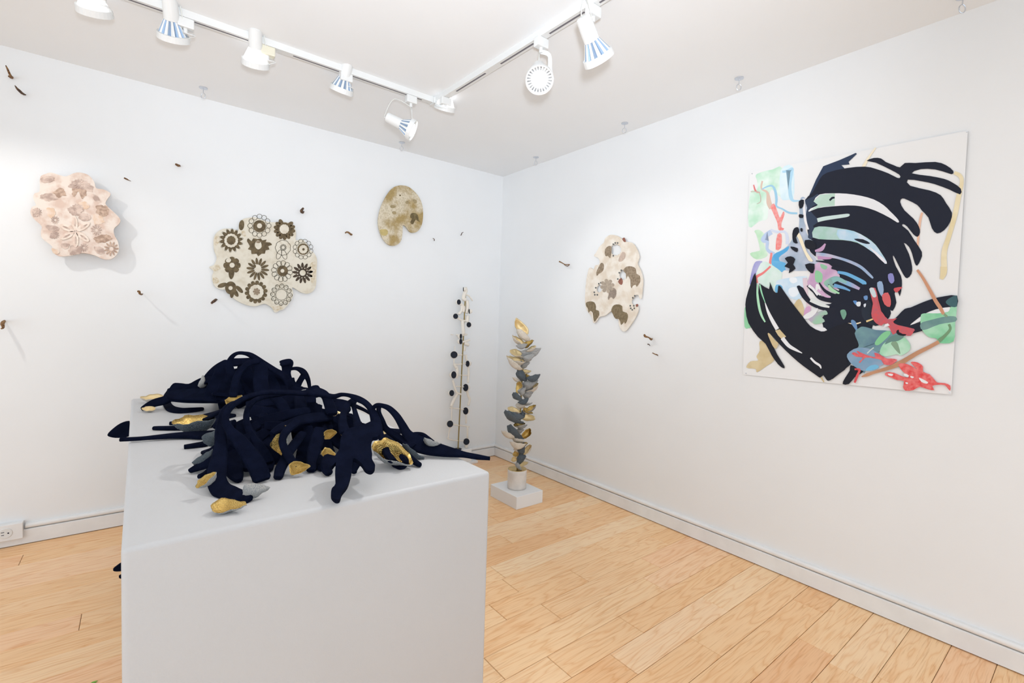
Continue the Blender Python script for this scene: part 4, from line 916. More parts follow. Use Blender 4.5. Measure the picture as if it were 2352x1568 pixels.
paint('QC', [(500, 230), (640, 200), (800, 180), (860, 200), (800, 420), (720, 460), (620, 420), (560, 330), (490, 300)], (190, 222, 244), col2=(222, 236, 248))
paint('QC', [(490, 280), (560, 300), (560, 420), (520, 380), (490, 380), (470, 340)], (92, 176, 232), col2=BLU)
paint('QC', [(650, 200), (720, 195), (740, 240), (690, 265), (652, 240)], (240, 246, 252)); paint('QC', [(640, 330), (720, 310), (760, 380), (690, 430), (640, 390)], (236, 244, 252))
paint('QC', [(940, 50), (1060, 0), (1240, 60), (1300, 200), (1240, 330), (1130, 330), (1060, 420), (940, 330), (860, 280), (880, 200)], MAUV, col2=MAUV2)
paint('QC', [(960, 110), (1040, 150), (1030, 250), (960, 240)], (150, 208, 164)); paint('QC', [(1080, 230), (1180, 180), (1260, 200), (1220, 300), (1120, 320), (1060, 270)], (164, 212, 176), col2=(140, 180, 176)); paint('QC', [(1020, 30), (1100, 60), (1080, 100), (1030, 80)], (150, 200, 168))
stroke('QC', [(830, 200, 50), (840, 300, 54), (850, 400, 40), (880, 540, 60), (840, 620, 60)], (226, 206, 216)); paint('QC', [(840, 560), (890, 540), (900, 590), (820, 650)], (216, 168, 206))
paint('QC', [(110, 560), (140, 600), (180, 780), (160, 800), (108, 785)], (150, 214, 170)); paint('QC', [(290, 960), (380, 980), (460, 1160), (440, 1210), (380, 1250), (260, 1330), (240, 1290), (130, 1275), (180, 1200), (270, 1190), (252, 1140), (290, 1070)], TAN, col2=TAN2)
paint('QC', [(760, 450), (820, 560), (800, 670), (690, 570)], TAN, col2=TAN2)
stroke('W', [(800, 143, 8), (770, 185, 10), (740, 235, 16), (690, 330, 16), (660, 440, 18)], (244, 232, 206)); stroke('QB', [(1370, 400, 40), (1440, 440, 50), (1460, 520, 44), (1420, 700, 60), (1380, 900, 60), (1310, 1150, 56), (1250, 1350, 66), (1250, 1568, 72)], (230, 214, 172), col2=(240, 228, 196))
stroke('QD', [(1245, -40, 80), (1240, 40, 76), (1215, 110, 40)], (230, 214, 172)); stroke('QB', [(985, 880, 26), (960, 980, 28), (940, 1160, 26), (930, 1290, 26)], (236, 190, 164))
paint('QC', [(1340, 1110), (1480, 1030), (1440, 880), (1560, 760), (1568, 1300), (1480, 1300), (1370, 1200)], (116, 160, 190), col2=TEAL)
# dark upper mass
paint('W', [(432, 408), (470, 320), (510, 246), (600, 212), (660, 186), (690, 172), (696, 178), (650, 222), (656, 236), (610, 240), (632, 262), (540, 300), (470, 400)], (40, 56, 84), 'navy_shape', 1)
paint('W', [(410, 432), (450, 392), (490, 318), (530, 282), (640, 256), (740, 248), (800, 260), (870, 285), (920, 310), (936, 308), (930, 292), (880, 264), (800, 226), (750, 216), (790, 200), (830, 203), (856, 222), (900, 240), (935, 252), (962, 228), (1020, 228), (1130, 222), (1190, 240), (1230, 272), (1224, 290), (1200, 284), (1130, 264), (1050, 262), (1000, 285), (1100, 300), (1180, 316), (1225, 336), (1272, 370), (1268, 402), (1210, 376), (1130, 346), (1060, 330), (978, 320), (992, 354), (1100, 380), (1160, 406), (1190, 450), (1222, 502), (1214, 552), (1180, 600), (1140, 618), (1112, 590), (1092, 530), (1055, 490), (1030, 460), (975, 432), (948, 424), (936, 444), (960, 490), (1010, 536), (1040, 580), (1046, 612), (1034, 636), (1010, 624), (975, 580), (952, 566), (948, 576), (980, 602), (1012, 652), (1056, 720), (1050, 762), (1030, 796), (1016, 780), (1002, 730), (985, 692), (956, 670), (985, 732), (1002, 800), (998, 842), (974, 866), (954, 846), (925, 790), (900, 742), (896, 752), (912, 800), (940, 852), (946, 902), (934, 966), (920, 930), (905, 950), (915, 1000), (895, 1046), (880, 1040), (885, 1060), (860, 1100), (790, 1110), (775, 1166), (730, 1170), (690, 1140), (706, 1240), (640, 1290), (560, 1200), (530, 1180), (500, 1090), (540, 1040), (480, 1030), (440, 1010), (400, 970), (365, 908), (400, 920), (450, 1000), (520, 1010), (560, 1000), (470, 960), (420, 910), (450, 920), (500, 965), (560, 962), (600, 930), (560, 900), (600, 870), (590, 830), (520, 770), (460, 740), (430, 700), (455, 660), (430, 640), (420, 560), (430, 500)], NAVY, 'navy_shape', 2)
# paler overlaps of the navy
paint('QA', [(835, 735), (930, 690), (985, 655), (1000, 690), (930, 730), (1010, 765), (930, 800), (900, 860), (980, 950), (985, 1000), (930, 1040), (960, 1100), (920, 1190), (870, 1180), (880, 1080), (840, 960), (860, 820)], (48, 62, 86), 'navy_shape', 2)
paint('W', [(640, 1290), (700, 1250), (660, 1345), (600, 1392), (560, 1425), (590, 1360), (612, 1320)], (26, 36, 52), 'navy_shape', 1)
paint('W', [(760, 985), (790, 1040), (830, 1100), (850, 1110), (800, 1130), (740, 1100), (720, 1040)], (30, 40, 56), 'navy_shape', 2)
# gaps that show paper and washes
WHT = (236, 237, 240)
paint('W', [(458, 440), (490, 402), (560, 396), (640, 398), (720, 410), (790, 430), (845, 462), (880, 495), (915, 530), (930, 552), (920, 557), (880, 532), (800, 492), (720, 468), (650, 463), (560, 468), (480, 478), (430, 498), (440, 480), (500, 452)], WHT, 'paper_gap', 2)
paint('W', [(456, 440), (492, 404), (575, 396), (574, 465), (500, 472), (440, 490), (480, 460)], (182, 212, 194), col2=(196, 222, 212), sm=1); stroke('QA', [(1130, 735, 22), (1160, 705, 26), (1190, 700, 20)], NAVY, 'navy_shape')
stroke('W', [(478, 545, 22), (520, 535, 22), (590, 525, 20), (640, 518, 18), (656, 514, 8)], (206, 226, 222)); stroke('W', [(402, 425, 12), (404, 480, 14), (412, 550, 14), (428, 596, 8)], (242, 240, 242))
paint('W', [(452, 640), (462, 586), (520, 580), (600, 590), (680, 605), (750, 640), (800, 680), (835, 730), (862, 775), (852, 786), (820, 750), (770, 712), (700, 670), (620, 655), (530, 652)], (190, 214, 214), 'colour_wash', 2, (150, 200, 176))
paint('W', [(590, 596), (680, 606), (750, 642), (800, 682), (835, 732), (862, 775), (852, 786), (820, 750), (760, 705), (690, 662), (600, 650)], (150, 206, 232), 'colour_wash', 2, (214, 228, 242)); paint('W', [(680, 648), (730, 650), (770, 672), (750, 676), (710, 665)], NAVY, 'navy_shape', 2)
paint('W', [(760, 690), (810, 725), (862, 776), (852, 784), (810, 745)], (236, 236, 244), 'paper_gap', 2)
stroke('W', [(465, 715, 10), (500, 705, 22), (522, 675, 8)], MAUV); stroke('W', [(470, 735, 26), (530, 740, 22), (590, 752, 14), (660, 775, 16), (720, 805, 16), (770, 850, 14), (786, 866, 8)], (150, 180, 214), col2=(214, 196, 210))
stroke('W', [(480, 752, 20), (540, 755, 12), (556, 752, 8)], (196, 150, 190))
paint('W', [(470, 900), (490, 905), (500, 960), (470, 950)], (238, 238, 240), 'paper_gap', 2)
for st in ([(366, 910, 6), (400, 965, 18), (450, 1008, 22), (530, 1034, 26), (610, 1030, 30)], [(420, 908, 6), (455, 935, 16), (492, 975, 20), (560, 990, 26)], [(488, 890, 6), (520, 935, 16), (580, 965, 22), (640, 970, 30)],
           [(540, 900, 5), (572, 932, 12), (625, 955, 20)], [(572, 878, 5), (620, 905, 12), (690, 930, 20)], [(600, 868, 5), (660, 886, 10), (725, 918, 14)], [(556, 808, 12), (620, 820, 26), (690, 850, 26), (760, 892, 30)], [(470, 770, 5), (540, 778, 14), (620, 795, 20), (700, 830, 22)]):
    stroke('W', st, NAVY, 'navy_shape')
stroke('W', [(590, 832, 14), (640, 842, 18), (700, 870, 20), (738, 892, 22), (742, 900, 10)], (110, 178, 224)); stroke('W', [(598, 876, 20), (660, 900, 24), (712, 925, 14)], (130, 180, 218), col2=(200, 170, 200)); stroke('W', [(570, 905, 20), (620, 918, 16), (660, 935, 8)], (112, 168, 214)); stroke('W', [(560, 880, 30), (590, 870, 26), (640, 890, 14)], (140, 190, 190))
stroke('W', [(440, 985, 22), (500, 1012, 20), (545, 1025, 10)], (226, 232, 230)); stroke('W', [(480, 930, 14), (520, 962, 14), (552, 970, 8)], (214, 176, 210)); stroke('W', [(540, 905, 12), (560, 930, 18), (600, 950, 8)], (170, 220, 180)); stroke('W', [(430, 905, 16), (455, 925, 14), (480, 960, 10)], (236, 236, 240))
paint('W', [(430, 1088), (470, 1060), (520, 1042), (535, 1065), (500, 1075), (520, 1105), (470, 1120), (450, 1110)], (160, 206, 176), col2=(190, 160, 200)); paint('W', [(395, 1085), (420, 1060), (480, 1030), (470, 1060), (430, 1090)], WHT, 'paper_gap', 2)
paint('W', [(446, 1132), (480, 1130), (520, 1140), (548, 1168), (524, 1190), (480, 1165)], WHT, 'paper_gap', 1); paint('W', [(575, 1210), (590, 1200), (608, 1222), (605, 1232)], WHT, 'paper_gap', 1)
paint('W', [(606, 1045), (630, 1040), (640, 1065), (625, 1095), (612, 1075)], (120, 170, 146), col2=(96, 136, 126))
for poly, c in (([(360, 620), (378, 614), (400, 660), (420, 720), (455, 770), (430, 768), (400, 710), (375, 650)], (246, 234, 206)), ([(298, 756), (330, 744), (356, 760), (345, 790), (358, 812), (320, 838), (325, 812), (296, 800), (315, 780)], NAVY2), ([(410, 790), (462, 786), (455, 838), (430, 826)], NAVY2), ([(350, 590), (372, 584), (378, 612), (360, 640), (370, 672), (345, 666), (340, 620)], NAVY2),
                ([(376, 440), (404, 432), (400, 470), (380, 480)], NAVY2), ([(378, 512), (402, 516), (398, 532), (378, 530)], NAVY2), ([(410, 655), (460, 660), (470, 700), (430, 705), (412, 690)], NAVY2), ([(330, 690), (370, 700), (366, 722), (340, 708)], NAVY2), ([(385, 590), (396, 590), (396, 608), (386, 606)], NAVY2)):
    paint('W', poly, c, 'navy_shape' if c == NAVY2 else 'colour_wash', 2)
for a, b_, c in (([(770, 930), (800, 920), (815, 980), (830, 1040), (845, 1100), (830, 1110), (795, 1060), (785, 1000)], 0, (206, 96, 104)), ([(810, 890), (836, 884), (846, 930), (836, 968), (815, 930)], 0, (150, 176, 208)), ([(870, 845), (896, 840), (905, 880), (890, 896), (874, 880)], 0, (140, 140, 200)), ([(836, 960), (870, 945), (886, 990), (880, 1025), (850, 1010)], 0, (214, 100, 104)), ([(766, 925), (790, 920), (806, 965), (786, 970)], 0, (206, 220, 226)),
                ([(735, 966), (756, 962), (756, 985), (740, 985)], 0, (110, 150, 200)), ([(676, 992), (694, 990), (706, 1008), (692, 1014)], 0, (90, 140, 200)), ([(694, 1000), (718, 996), (716, 1020), (698, 1020)], 0, (226, 232, 238)), ([(905, 920), (948, 914), (940, 926), (918, 945), (904, 935)], 0, (206, 84, 92)), ([(735, 1010), (748, 1006), (746, 1022), (738, 1026)], 0, (220, 226, 236))):
    paint('W', a, c, 'colour_wash', 2)
stroke('W', [(648, 1118, 10), (690, 1118, 8), (720, 1110, 6)], (240, 222, 190)); stroke('W', [(750, 1105, 10), (790, 1090, 8)], (236, 208, 150))
paint('W', [(665, 1100), (690, 1105), (700, 1150), (680, 1165)], (110, 150, 196))
# lower left fronds
paint('W', [(135, 836), (112, 890), (84, 980), (82, 1040), (98, 1115), (150, 1190), (192, 1228), (226, 1292), (262, 1342), (290, 1363), (297, 1352), (256, 1286), (235, 1240), (212, 1196), (216, 1172), (270, 1232), (340, 1300), (400, 1350), (470, 1400), (495, 1416), (512, 1402), (530, 1428), (550, 1430), (600, 1394), (650, 1350), (640, 1282), (706, 1240), (690, 1150), (640, 1110), (540, 1150), (500, 1160), (440, 1130), (400, 1080), (330, 990), (276, 912), (262, 912), (258, 946), (236, 935), (216, 886), (212, 926), (164, 898), (156, 900), (152, 952), (143, 900)], NAVY2, 'navy_shape', 2)
stroke('W', [(146, 900, 5), (148, 960, 12), (158, 1030, 14), (172, 1075, 12), (190, 1108, 8)], (176, 226, 190)); stroke('W', [(160, 900, 8), (172, 950, 8), (192, 1005, 3)], (150, 214, 176))
stroke('W', [(190, 1002, 4), (206, 1050, 14), (230, 1100, 20), (258, 1148, 22)], WHT, 'paper_gap'); paint('W', [(246, 1156), (270, 1148), (306, 1188), (285, 1206), (262, 1182)], TAN, 'colour_wash', 1, TAN2); stroke('W', [(285, 1196, 22), (320, 1238, 20), (360, 1262, 14), (395, 1280, 4)], WHT, 'paper_gap')
paint('W', [(204, 1172), (216, 1172), (246, 1210), (264, 1226), (250, 1256), (232, 1240), (214, 1200)], TAN, 'colour_wash', 2, TAN2); stroke('W', [(442, 1306, 10), (465, 1330, 12), (492, 1348, 12), (500, 1365, 5)], WHT, 'paper_gap'); stroke('W', [(500, 1412, 8), (510, 1430, 8), (516, 1440, 6)], TAN)
# lower right
paint('QD', [(130, 1140), (230, 1175), (285, 1210), (240, 1250), (180, 1285), (110, 1366), (35, 1366), (60, 1300), (120, 1205)], NAVY2, 'navy_shape', 2)
paint('QD', [(645, 620), (700, 545), (780, 466), (850, 450), (960, 402), (1100, 350), (1250, 316), (1408, 308), (1404, 440), (1330, 440), (1150, 472), (1010, 530), (900, 610), (845, 662), (1000, 612), (1130, 580), (1280, 556), (1390, 558), (1386, 620), (1200, 652), (1000, 726), (890, 756), (760, 792), (690, 740)], NAVY, 'navy_shape', 2)
paint('QD', [(845, 662), (900, 612), (1010, 532), (1150, 474), (1320, 446), (1310, 500), (1180, 520), (1060, 560), (960, 616)], WHT, 'paper_gap', 2)
paint('QD', [(970, 560), (1010, 520), (1180, 520), (1300, 500), (1330, 446), (1402, 440), (1384, 640), (1364, 856), (1190, 874), (1160, 820), (1060, 800), (980, 700)], (120, 200, 152), col2=(172, 222, 190)); paint('QD', [(970, 640), (1090, 600), (1270, 558), (1388, 560), (1386, 618), (1200, 650), (1000, 722)], (92, 134, 136), col2=(120, 156, 152)); paint('QD', [(1270, 385), (1330, 330), (1404, 312), (1402, 436), (1330, 436)], (72, 116, 116), col2=(60, 96, 104))
paint('QD', [(180, 760), (240, 690), (290, 680), (370, 700), (440, 720), (590, 730), (700, 776), (620, 860), (500, 960), (360, 1010), (200, 960), (90, 1010), (180, 960), (230, 900)], (120, 160, 164), col2=(98, 132, 150)); paint('QD', [(90, 1010), (220, 930), (400, 960), (560, 1080), (530, 1130), (400, 1180), (300, 1212), (200, 1170), (120, 1100)], (120, 160, 190), col2=(150, 170, 196)); paint('QD', [(310, 1205), (360, 1150), (440, 1135), (470, 1168), (400, 1200)], (120, 190, 226))
paint('QD', [(480, 1000), (520, 890), (620, 830), (740, 790), (800, 830), (845, 900), (830, 970), (735, 1025), (680, 1010), (560, 1035)], (130, 206, 160), col2=(190, 228, 204)); paint('QD', [(420, 875), (500, 770), (580, 730), (606, 770), (470, 898)], (134, 204, 152)); paint('QD', [(615, 880), (650, 850), (690, 870), (712, 930), (728, 1005), (690, 980), (640, 920)], (134, 164, 138)); paint('QD', [(610, 800), (690, 776), (770, 800), (700, 850), (620, 860), (540, 890)], (104, 140, 134))
stroke('QD', [(330, 1000, 16), (370, 960, 14), (410, 930, 14)], (200, 216, 210))
stroke('QD', [(930, 0, 30), (1000, 100, 34), (1080, 240, 40), (1150, 370, 44), (1210, 460, 44), (1245, 530, 36)], COP); stroke('QD', [(1250, 530, 30), (1290, 560, 24)], (134, 160, 130))
stroke('QD', [(1310, 650, 30), (1325, 710, 30), (1260, 790, 36), (1190, 850, 50)], (116, 152, 116)); stroke('QD', [(1190, 860, 44), (1080, 920, 44), (940, 990, 50), (820, 1060, 54), (720, 1120, 60), (600, 1170, 46), (420, 1225, 34), (330, 1255, 40), (262, 1280, 12)], (200, 148, 116), col2=(182, 136, 104))
paint('QD', [(380, 520), (420, 330), (460, 360), (460, 440), (520, 520), (580, 590), (690, 578), (640, 620), (700, 660), (890, 704), (886, 740), (850, 790), (780, 780), (700, 740), (640, 776), (600, 700), (540, 640), (500, 668), (440, 640), (400, 590)], (214, 88, 94), 'coral_shape', 2, (190, 96, 108), 60)
paint('QD', [(545, 650), (580, 640), (600, 665), (530, 690)], WHT, 'paper_gap', 1); paint('QD', [(680, 735), (710, 715), (720, 760), (800, 770), (770, 790), (700, 776)], NAVY2, 'navy_shape', 2)
paint('QD', [(145, 1000), (180, 985), (240, 1020), (205, 980), (220, 972), (300, 1010), (400, 1040), (430, 1040), (415, 992), (470, 1005), (560, 1060), (620, 1060), (690, 1075), (660, 1110), (610, 1140), (530, 1130), (500, 1080), (420, 1060), (310, 1050), (250, 1110), (232, 1100), (280, 1050), (200, 1040), (170, 1020)], (214, 92, 100), 'coral_shape', 2, (232, 120, 122), 60)
paint('QD', [(700, 1130), (780, 1120), (860, 1150), (930, 1190), (850, 1110), (900, 1100), (960, 1120), (1000, 1160), (1000, 1220), (1080, 1250), (1150, 1330), (1180, 1350), (1260, 1355), (1326, 1385), (1324, 1446), (1290, 1410), (1260, 1380), (1180, 1375), (1110, 1390), (1136, 1440), (1060, 1430), (960, 1400), (880, 1440), (790, 1446), (760, 1400), (770, 1330), (690, 1320), (620, 1290), (545, 1260), (560, 1225), (650, 1230), (740, 1270), (830, 1290), (760, 1220)], RED, 'coral_shape', 2, (236, 128, 126), 60)
for poly in ([(950, 1290), (1000, 1310), (1060, 1345), (1040, 1362), (980, 1340)], [(780, 1240), (830, 1262), (815, 1285), (770, 1262)], [(580, 1240), (640, 1248), (630, 1268), (590, 1262)], [(850, 1270), (890, 1280), (880, 1296), (852, 1288)], [(790, 1345), (820, 1350), (815, 1366), (795, 1362)]): paint('QD', poly, WHT, 'paper_gap', 2)
stroke('QD', [(180, 1190, 20), (240, 1195, 24), (210, 1270, 30), (180, 1350, 24)], (220, 84, 90), 'coral_shape')

# ================================================================== TRACK AND LAMPS
TY0, TZ = 2.489, ZC - 0.03
def bar(p0, p1, w, h):
    """rectangular bar under the line p0-p1 (top at the given height)"""
    p0, p1 = Vector(p0), Vector(p1); t = (p1 - p0).normalized(); s = t.cross(Vector((0, 0, 1))).normalized() * (w / 2); d = Vector((0, 0, -h))
    V = [p0 - s, p0 + s, p0 + s + d, p0 - s + d, p1 - s, p1 + s, p1 + s + d, p1 - s + d]
    return V, [(0, 1, 2, 3), (7, 6, 5, 4), (0, 4, 5, 1), (1, 5, 6, 2), (2, 6, 7, 3), (3, 7, 4, 0)]
trk = thing('lighting_track', (1.36, TY0, ZC), 'white L-shaped lighting track fixed to the ceiling', 'track')
tc0 = Vector((1.345, TY0, ZC)); tl = Vector((-1.6, TY0, ZC)); tr = Vector((1.42, 0.4, ZC))
link('track_rail', *bar(tl, tc0, 0.034, 0.03), M_LAMP, trk); link('track_rail', *bar(tc0, tr, 0.034, 0.03), M_LAMP, trk)
def slot(a, b_):
    a, b_ = Vector(a), Vector(b_); a.z = b_.z = TZ + 0.0005
    link('track_slot', *bar(a, b_, 0.0085, 0.0012), M_SLOT, trk)
def trackL(x, y): return hit(x, y, 2, TZ)
cor = link('corner_coupling', *box(1.322, 1.37, TY0 - 0.03, TY0 + 0.022, TZ - 0.006, ZC - 0.001), M_LAMP, trk)
link('coupling_clip', *box(1.335, 1.352, TY0 - 0.036, TY0 - 0.03, TZ - 0.004, TZ + 0.012), M_STEEL, trk)
for xa, xb in ((-0.6, 0.14), (0.186, 0.445), (0.585, 0.80), (0.87, 1.175), (1.215, 1.26)): slot((xa, TY0, 0), (xb, TY0, 0))
def onR(y): return tc0 + (tr - tc0) * ((TY0 - y) / (TY0 - 0.4))
for ya, yb in ((2.27, 2.01), (1.89, 1.66), (1.56, 1.365), (1.29, 0.9)): slot(onR(ya), onR(yb))

def track_lamp(mount, head, d, label, on=True, power=0, ang=60, blend=0.7, body=None, cast=True, warm=(1, 0.985, 0.955), aim=None):
    """mount: adapter place under the rail; head: centre of the lens ring; d: the way it points"""
    mount = Vector(mount); head = Vector(head); d = Vector(d).normalized(); body = body or M_LAMP
    r = thing('track_lamp', mount, label, 'lamp', 'spotlights on the ceiling track')
    ad = link('track_adapter', *box(mount.x - 0.03, mount.x + 0.03, mount.y - 0.017, mount.y + 0.017, mount.z - 0.04, mount.z), body, r); bevel_obj(ad, 0.004, 2)
    link('swivel', *cyl(mount - Vector((0, 0, 0.04)), mount - Vector((0, 0, 0.06)), 0.008, n=12), body, r)
    ring_s = d.cross(Vector((0, 0, 1)))
    ring_s = ring_s.normalized() if ring_s.length > 0.2 else Vector((1, 0, 0))
    if (mount - head).dot(ring_s) < 0: ring_s = -ring_s
    a1 = head + ring_s * 0.054; a0 = mount - Vector((0, 0, 0.055))
    V, Fc = ribbon(cr([tuple(a0), tuple(a0 + (a1 - a0) * 0.12 + ring_s * 0.03), tuple(a1 + (a0 - a1) * 0.35 + ring_s * 0.008), tuple(a1)], k=4), [0.018] * 13, d, 0.003, False)
    link('yoke_arm', V, Fc, body, r)
    ring = link('front_ring', *lathe(head - d * 0.012, d, [(0, 0.05), (0, 0.057), (0.024, 0.059), (0.024, 0.0535), (0.012, 0.052)], 28), body, r, False)
    n = 24; V = []; Fc = []; mats_ = []
    s, u = frame_of(d)
    for i in range(n):   # ribbed reflector: alternate fins
        t0, t1 = 2 * math.pi * i / n, 2 * math.pi * (i + 1) / n; tm = (t0 + t1) / 2; o = len(V)
        for t, k in ((t0, 1.0), (tm, 0.9), (t1, 1.0)):
            V += [head - d * 0.01 + (s * math.cos(t) + u * math.sin(t)) * 0.051 * k, head - d * 0.062 + (s * math.cos(t) + u * math.sin(t)) * 0.027 * k]
        Fc += [(o, o + 2, o + 3, o + 1), (o + 2, o + 4, o + 5, o + 3)]; mats_ += [i % 2, i % 2]
    link('reflector', V, Fc, None, r, fm=mats_, mats=[M_LAMP, M_LAMPGLASS] if on != 'glow' else [M_LENS_GLOW, M_LENS_GLOW])
    ln = link('lens', *lathe(head + d * 0.002, d, [(0, 0.034), (0.004, 0.0335), (0.006, 0.02), (0.0065, 0.01)], 28), M_LENS_ON if on else M_LENS_OFF, r, True)
    V = []; Fc = []; mi = []
    for i in range(48):
        t0, t1 = 2 * math.pi * i / 48, 2 * math.pi * (i + 1) / 48; o = len(V); lift = 0.003 if i % 2 else 0.0
        for t in (t0, t1):
            e_ = s * math.cos(t) + u * math.sin(t)
            V += [head + d * lift + e_ * 0.0335, head + d * lift + e_ * 0.0525]
        Fc.append((o, o + 1, o + 3, o + 2)); mi.append(1 if i % 2 else 0)
    link('lens_ribs', V, Fc, None, r, fm=mi, mats=[M_RIBGREY, M_LAMP])
    link('lamp_socket', *lathe(head - d * 0.145, d, [(0, 0.02), (0.004, 0.026), (0.05, 0.028), (0.083, 0.0285), (0.085, 0.026)], 24), body, r)
    back_ = head - d * 0.145
    link('cord', *tube(cr([tuple(mount - Vector((0, 0, 0.058))), tuple((mount + back_) / 2 + Vector((0, 0, 0.025)) - d * 0.03), tuple(back_ - d * 0.012), tuple(back_)], k=5), 0.0022, 6), M_CORD, r, True)
    if power:
        L_ = bpy.data.lights.new('spot', 'SPOT'); L_.energy = power; L_.spot_size = math.radians(ang); L_.spot_blend = blend; L_.shadow_soft_size = 0.03; L_.color = warm
        lo = bpy.data.objects.new('spot_beam', L_); C.objects.link(lo); lo.parent = r
        da = (Vector(aim) - head).normalized() if aim else d
        lo.location = head + d * 0.03 - mount; lo.rotation_euler = da.to_track_quat('-Z', 'Y').to_euler()
    return r
def lampL(xm, hx, hy, dy, d, label, **kw):
    m = Vector((xm, TY0, TZ)); h = hit(hx, hy, 1, TY0 + dy); return track_lamp(m, h, d, label, **kw)
dn = (0.12, 0.62, -0.78)
lampL(-0.12, 217, 24, 0.04, dn, 'lit spotlight at the far left end of the ceiling track', on='glow', power=0.7, ang=75)
lampL(0.163, 398, 84, 0.04, dn, 'unlit spotlight second from the left on the ceiling track', on=False)
lampL(0.475, 587, 144, 0.04, dn, 'glowing spotlight with an ivory adapter on the left track', on='glow', power=0.6, ang=75, body=None)
lampL(0.835, 785, 206, 0.04, (-0.05, 0.5, -0.86), 'small unlit spotlight between the ivory adapter lamp and the track corner', on=False)
lampL(1.195, 945, 298, -0.06, (0.8, -0.5, -0.42), 'lit spotlight tilted right below the corner of the track', on=True, power=13, ang=70, aim=(2.5, 1.9, 1.15))
track_lamp((1.349, 2.38, TZ), hit(1022, 247, 1, 2.42), (0.1, 0.5, -0.85), 'glowing spotlight right beside the track corner', on='glow', power=0.8, ang=75)
m7 = onR(1.61); m7.z = TZ
track_lamp(m7, hit(1239, 182, 1, 1.56), (-0.42, -0.55, -0.72), 'bright spotlight with its round lens facing the viewer', on=True, power=32, ang=80, aim=(0.45, 1.6, 0.8))
m8 = onR(1.32); m8.z = TZ
track_lamp(m8, hit(1374, 132, 1, 1.26), (0.72, 0.1, -0.68), 'large spotlight turned toward the painting, ribbed reflector showing', on=True, power=5.5, ang=100, aim=(2.5, 1.0, 1.4))
track_lamp((-0.95, TY0, TZ), (-0.95, TY0 + 0.03, TZ - 0.15), (0.5, 0.6, -0.6), 'spotlight on the track outside the left edge of the view', on=True, power=19, ang=66, aim=(-0.35, 3.4, 1.3), blend=0.8)
# ivory adapter block of the third lamp
iv = [o for o in bpy.data.objects if o.type == 'EMPTY' and 'ivory adapter on the left' in o.get('label', '')][0]
for ch in iv.children:
    if ch.name.startswith('track_adapter'): ch.data.materials[0] = M_LAMPOLD

# black felt scrap lying over the track
sc_ = [(476, 44), (486, 46), (500, 49), (512, 52), (524, 56), (534, 63), (546, 69), (556, 74), (545, 82), (520, 70), (496, 62)]
P = [hit(x, y, 1, TY0 + 0.03) for x, y in cr(sc_, True, 2)]
P = [Vector((p.x, p.y, min(p.z, ZC - 0.001))) for p in P]
tag(link('felt_scrap', *slab(P, Vector((0, -1, 0)), 0.01), M_FELT), 'ragged black felt scrap tucked behind the ceiling track', 'felt scrap')

# ceiling eye hooks
for x, y, lab in ((467, 203, 'steel eye hook in the ceiling above the left wall'), (923, 328, 'steel eye hook in the ceiling below the tilted lamp'), (1231, 362, 'steel eye hook in the ceiling nearest the room corner'), (1435, 284, 'steel eye hook in the ceiling, second from the corner on the right'),
                  (1698, 181, 'steel eye hook in the ceiling left of the painting'), (2212, -6, 'steel eye hook in the ceiling at the top right edge')):
    c = hit(x, y, 2, ZC - 0.004)
    h_ = thing('eye_hook', (c.x, c.y, ZC), lab, 'hook', 'eye hooks along the ceiling')
    link('hook_plate', *lathe((c.x, c.y, ZC - 0.006), (0, 0, 1), [(0, 0.008), (0.002, 0.021), (0.006, 0.021)], 20), M_STEEL, h_)
    link('hook_shank', *cyl((c.x, c.y, ZC - 0.005), (c.x, c.y, ZC - 0.03), 0.0022, n=8), M_STEEL, h_)
    rr = [(c.x + 0.012 * math.sin(t) * RIGHT.x, c.y + 0.012 * math.sin(t) * RIGHT.y, ZC - 0.045 + 0.015 * math.cos(t)) for t in [2 * math.pi * i / 18 for i in range(18)]]
    link('hook_eye', *tube(rr, 0.002, 6), M_STEEL, h_)

# ================================================================== TWIGS STUCK IN THE WALLS
def twig(wall, pts, outs, rad, label, m=None, k='P'):
    """pts measured points, outs how far each stands from the wall"""
    ax, v = (1, YW) if wall == 'L' else (0, XW)
    P = [hit(x, y, ax, v - o) for (x, y), o in zip(pts, outs)]
    s = cr([tuple(p) for p in P], k=5); r = cr([(q,) for q in rad], k=5)
    wob = [Vector(p) + Vector(noise.noise_vector(Vector(p) * 60)) * 0.0015 for p in s]
    V, Fc = tube(wob, [max(0.0006, q[0]) for q in r], 7)
    tag(link('twig', V, Fc, m or M_TWIG, None, True), label, 'twig', 'small twigs stuck into the walls')
twig('L', [(13, 150), (18, 160), (24, 174), (27, 178), (20, 175)], [0.07, 0.06, 0.03, 0.006, 0.0], [.002, .004, .005, .007, .004], 'bent brown twig at the upper left edge of the left wall')
twig('L', [(34, 196), (44, 208), (54, 216), (58, 217)], [0.06, 0.05, 0.02, 0], [.002, .006, .005, .003], 'dark forked twig below the uppermost left twig', M_TWIGDARK)
twig('L', [(285, 408), (291, 411), (296, 414), (300, 416)], [0.09, 0.08, 0.03, 0], [.004, .004, .002, .0012], 'tiny twig to the right of the pink board top')
twig('L', [(404, 377), (410, 380), (414, 381)], [0.05, 0.03, 0], [.006, .007, .003], 'brown twig stub high between the pink and flower boards')
twig('L', [(697, 478), (692, 484), (695, 488), (698, 485)], [0.05, 0.05, 0.03, 0], [.006, .009, .008, .003], 'dark twig knot above the flower board', M_TWIGDARK)
twig('L', [(486, 696), (491, 692), (496, 688), (499, 688)], [0.09, 0.1, 0.05, 0], [.006, .008, .007, .002], 'dark twig below the flower board', M_TWIGDARK)
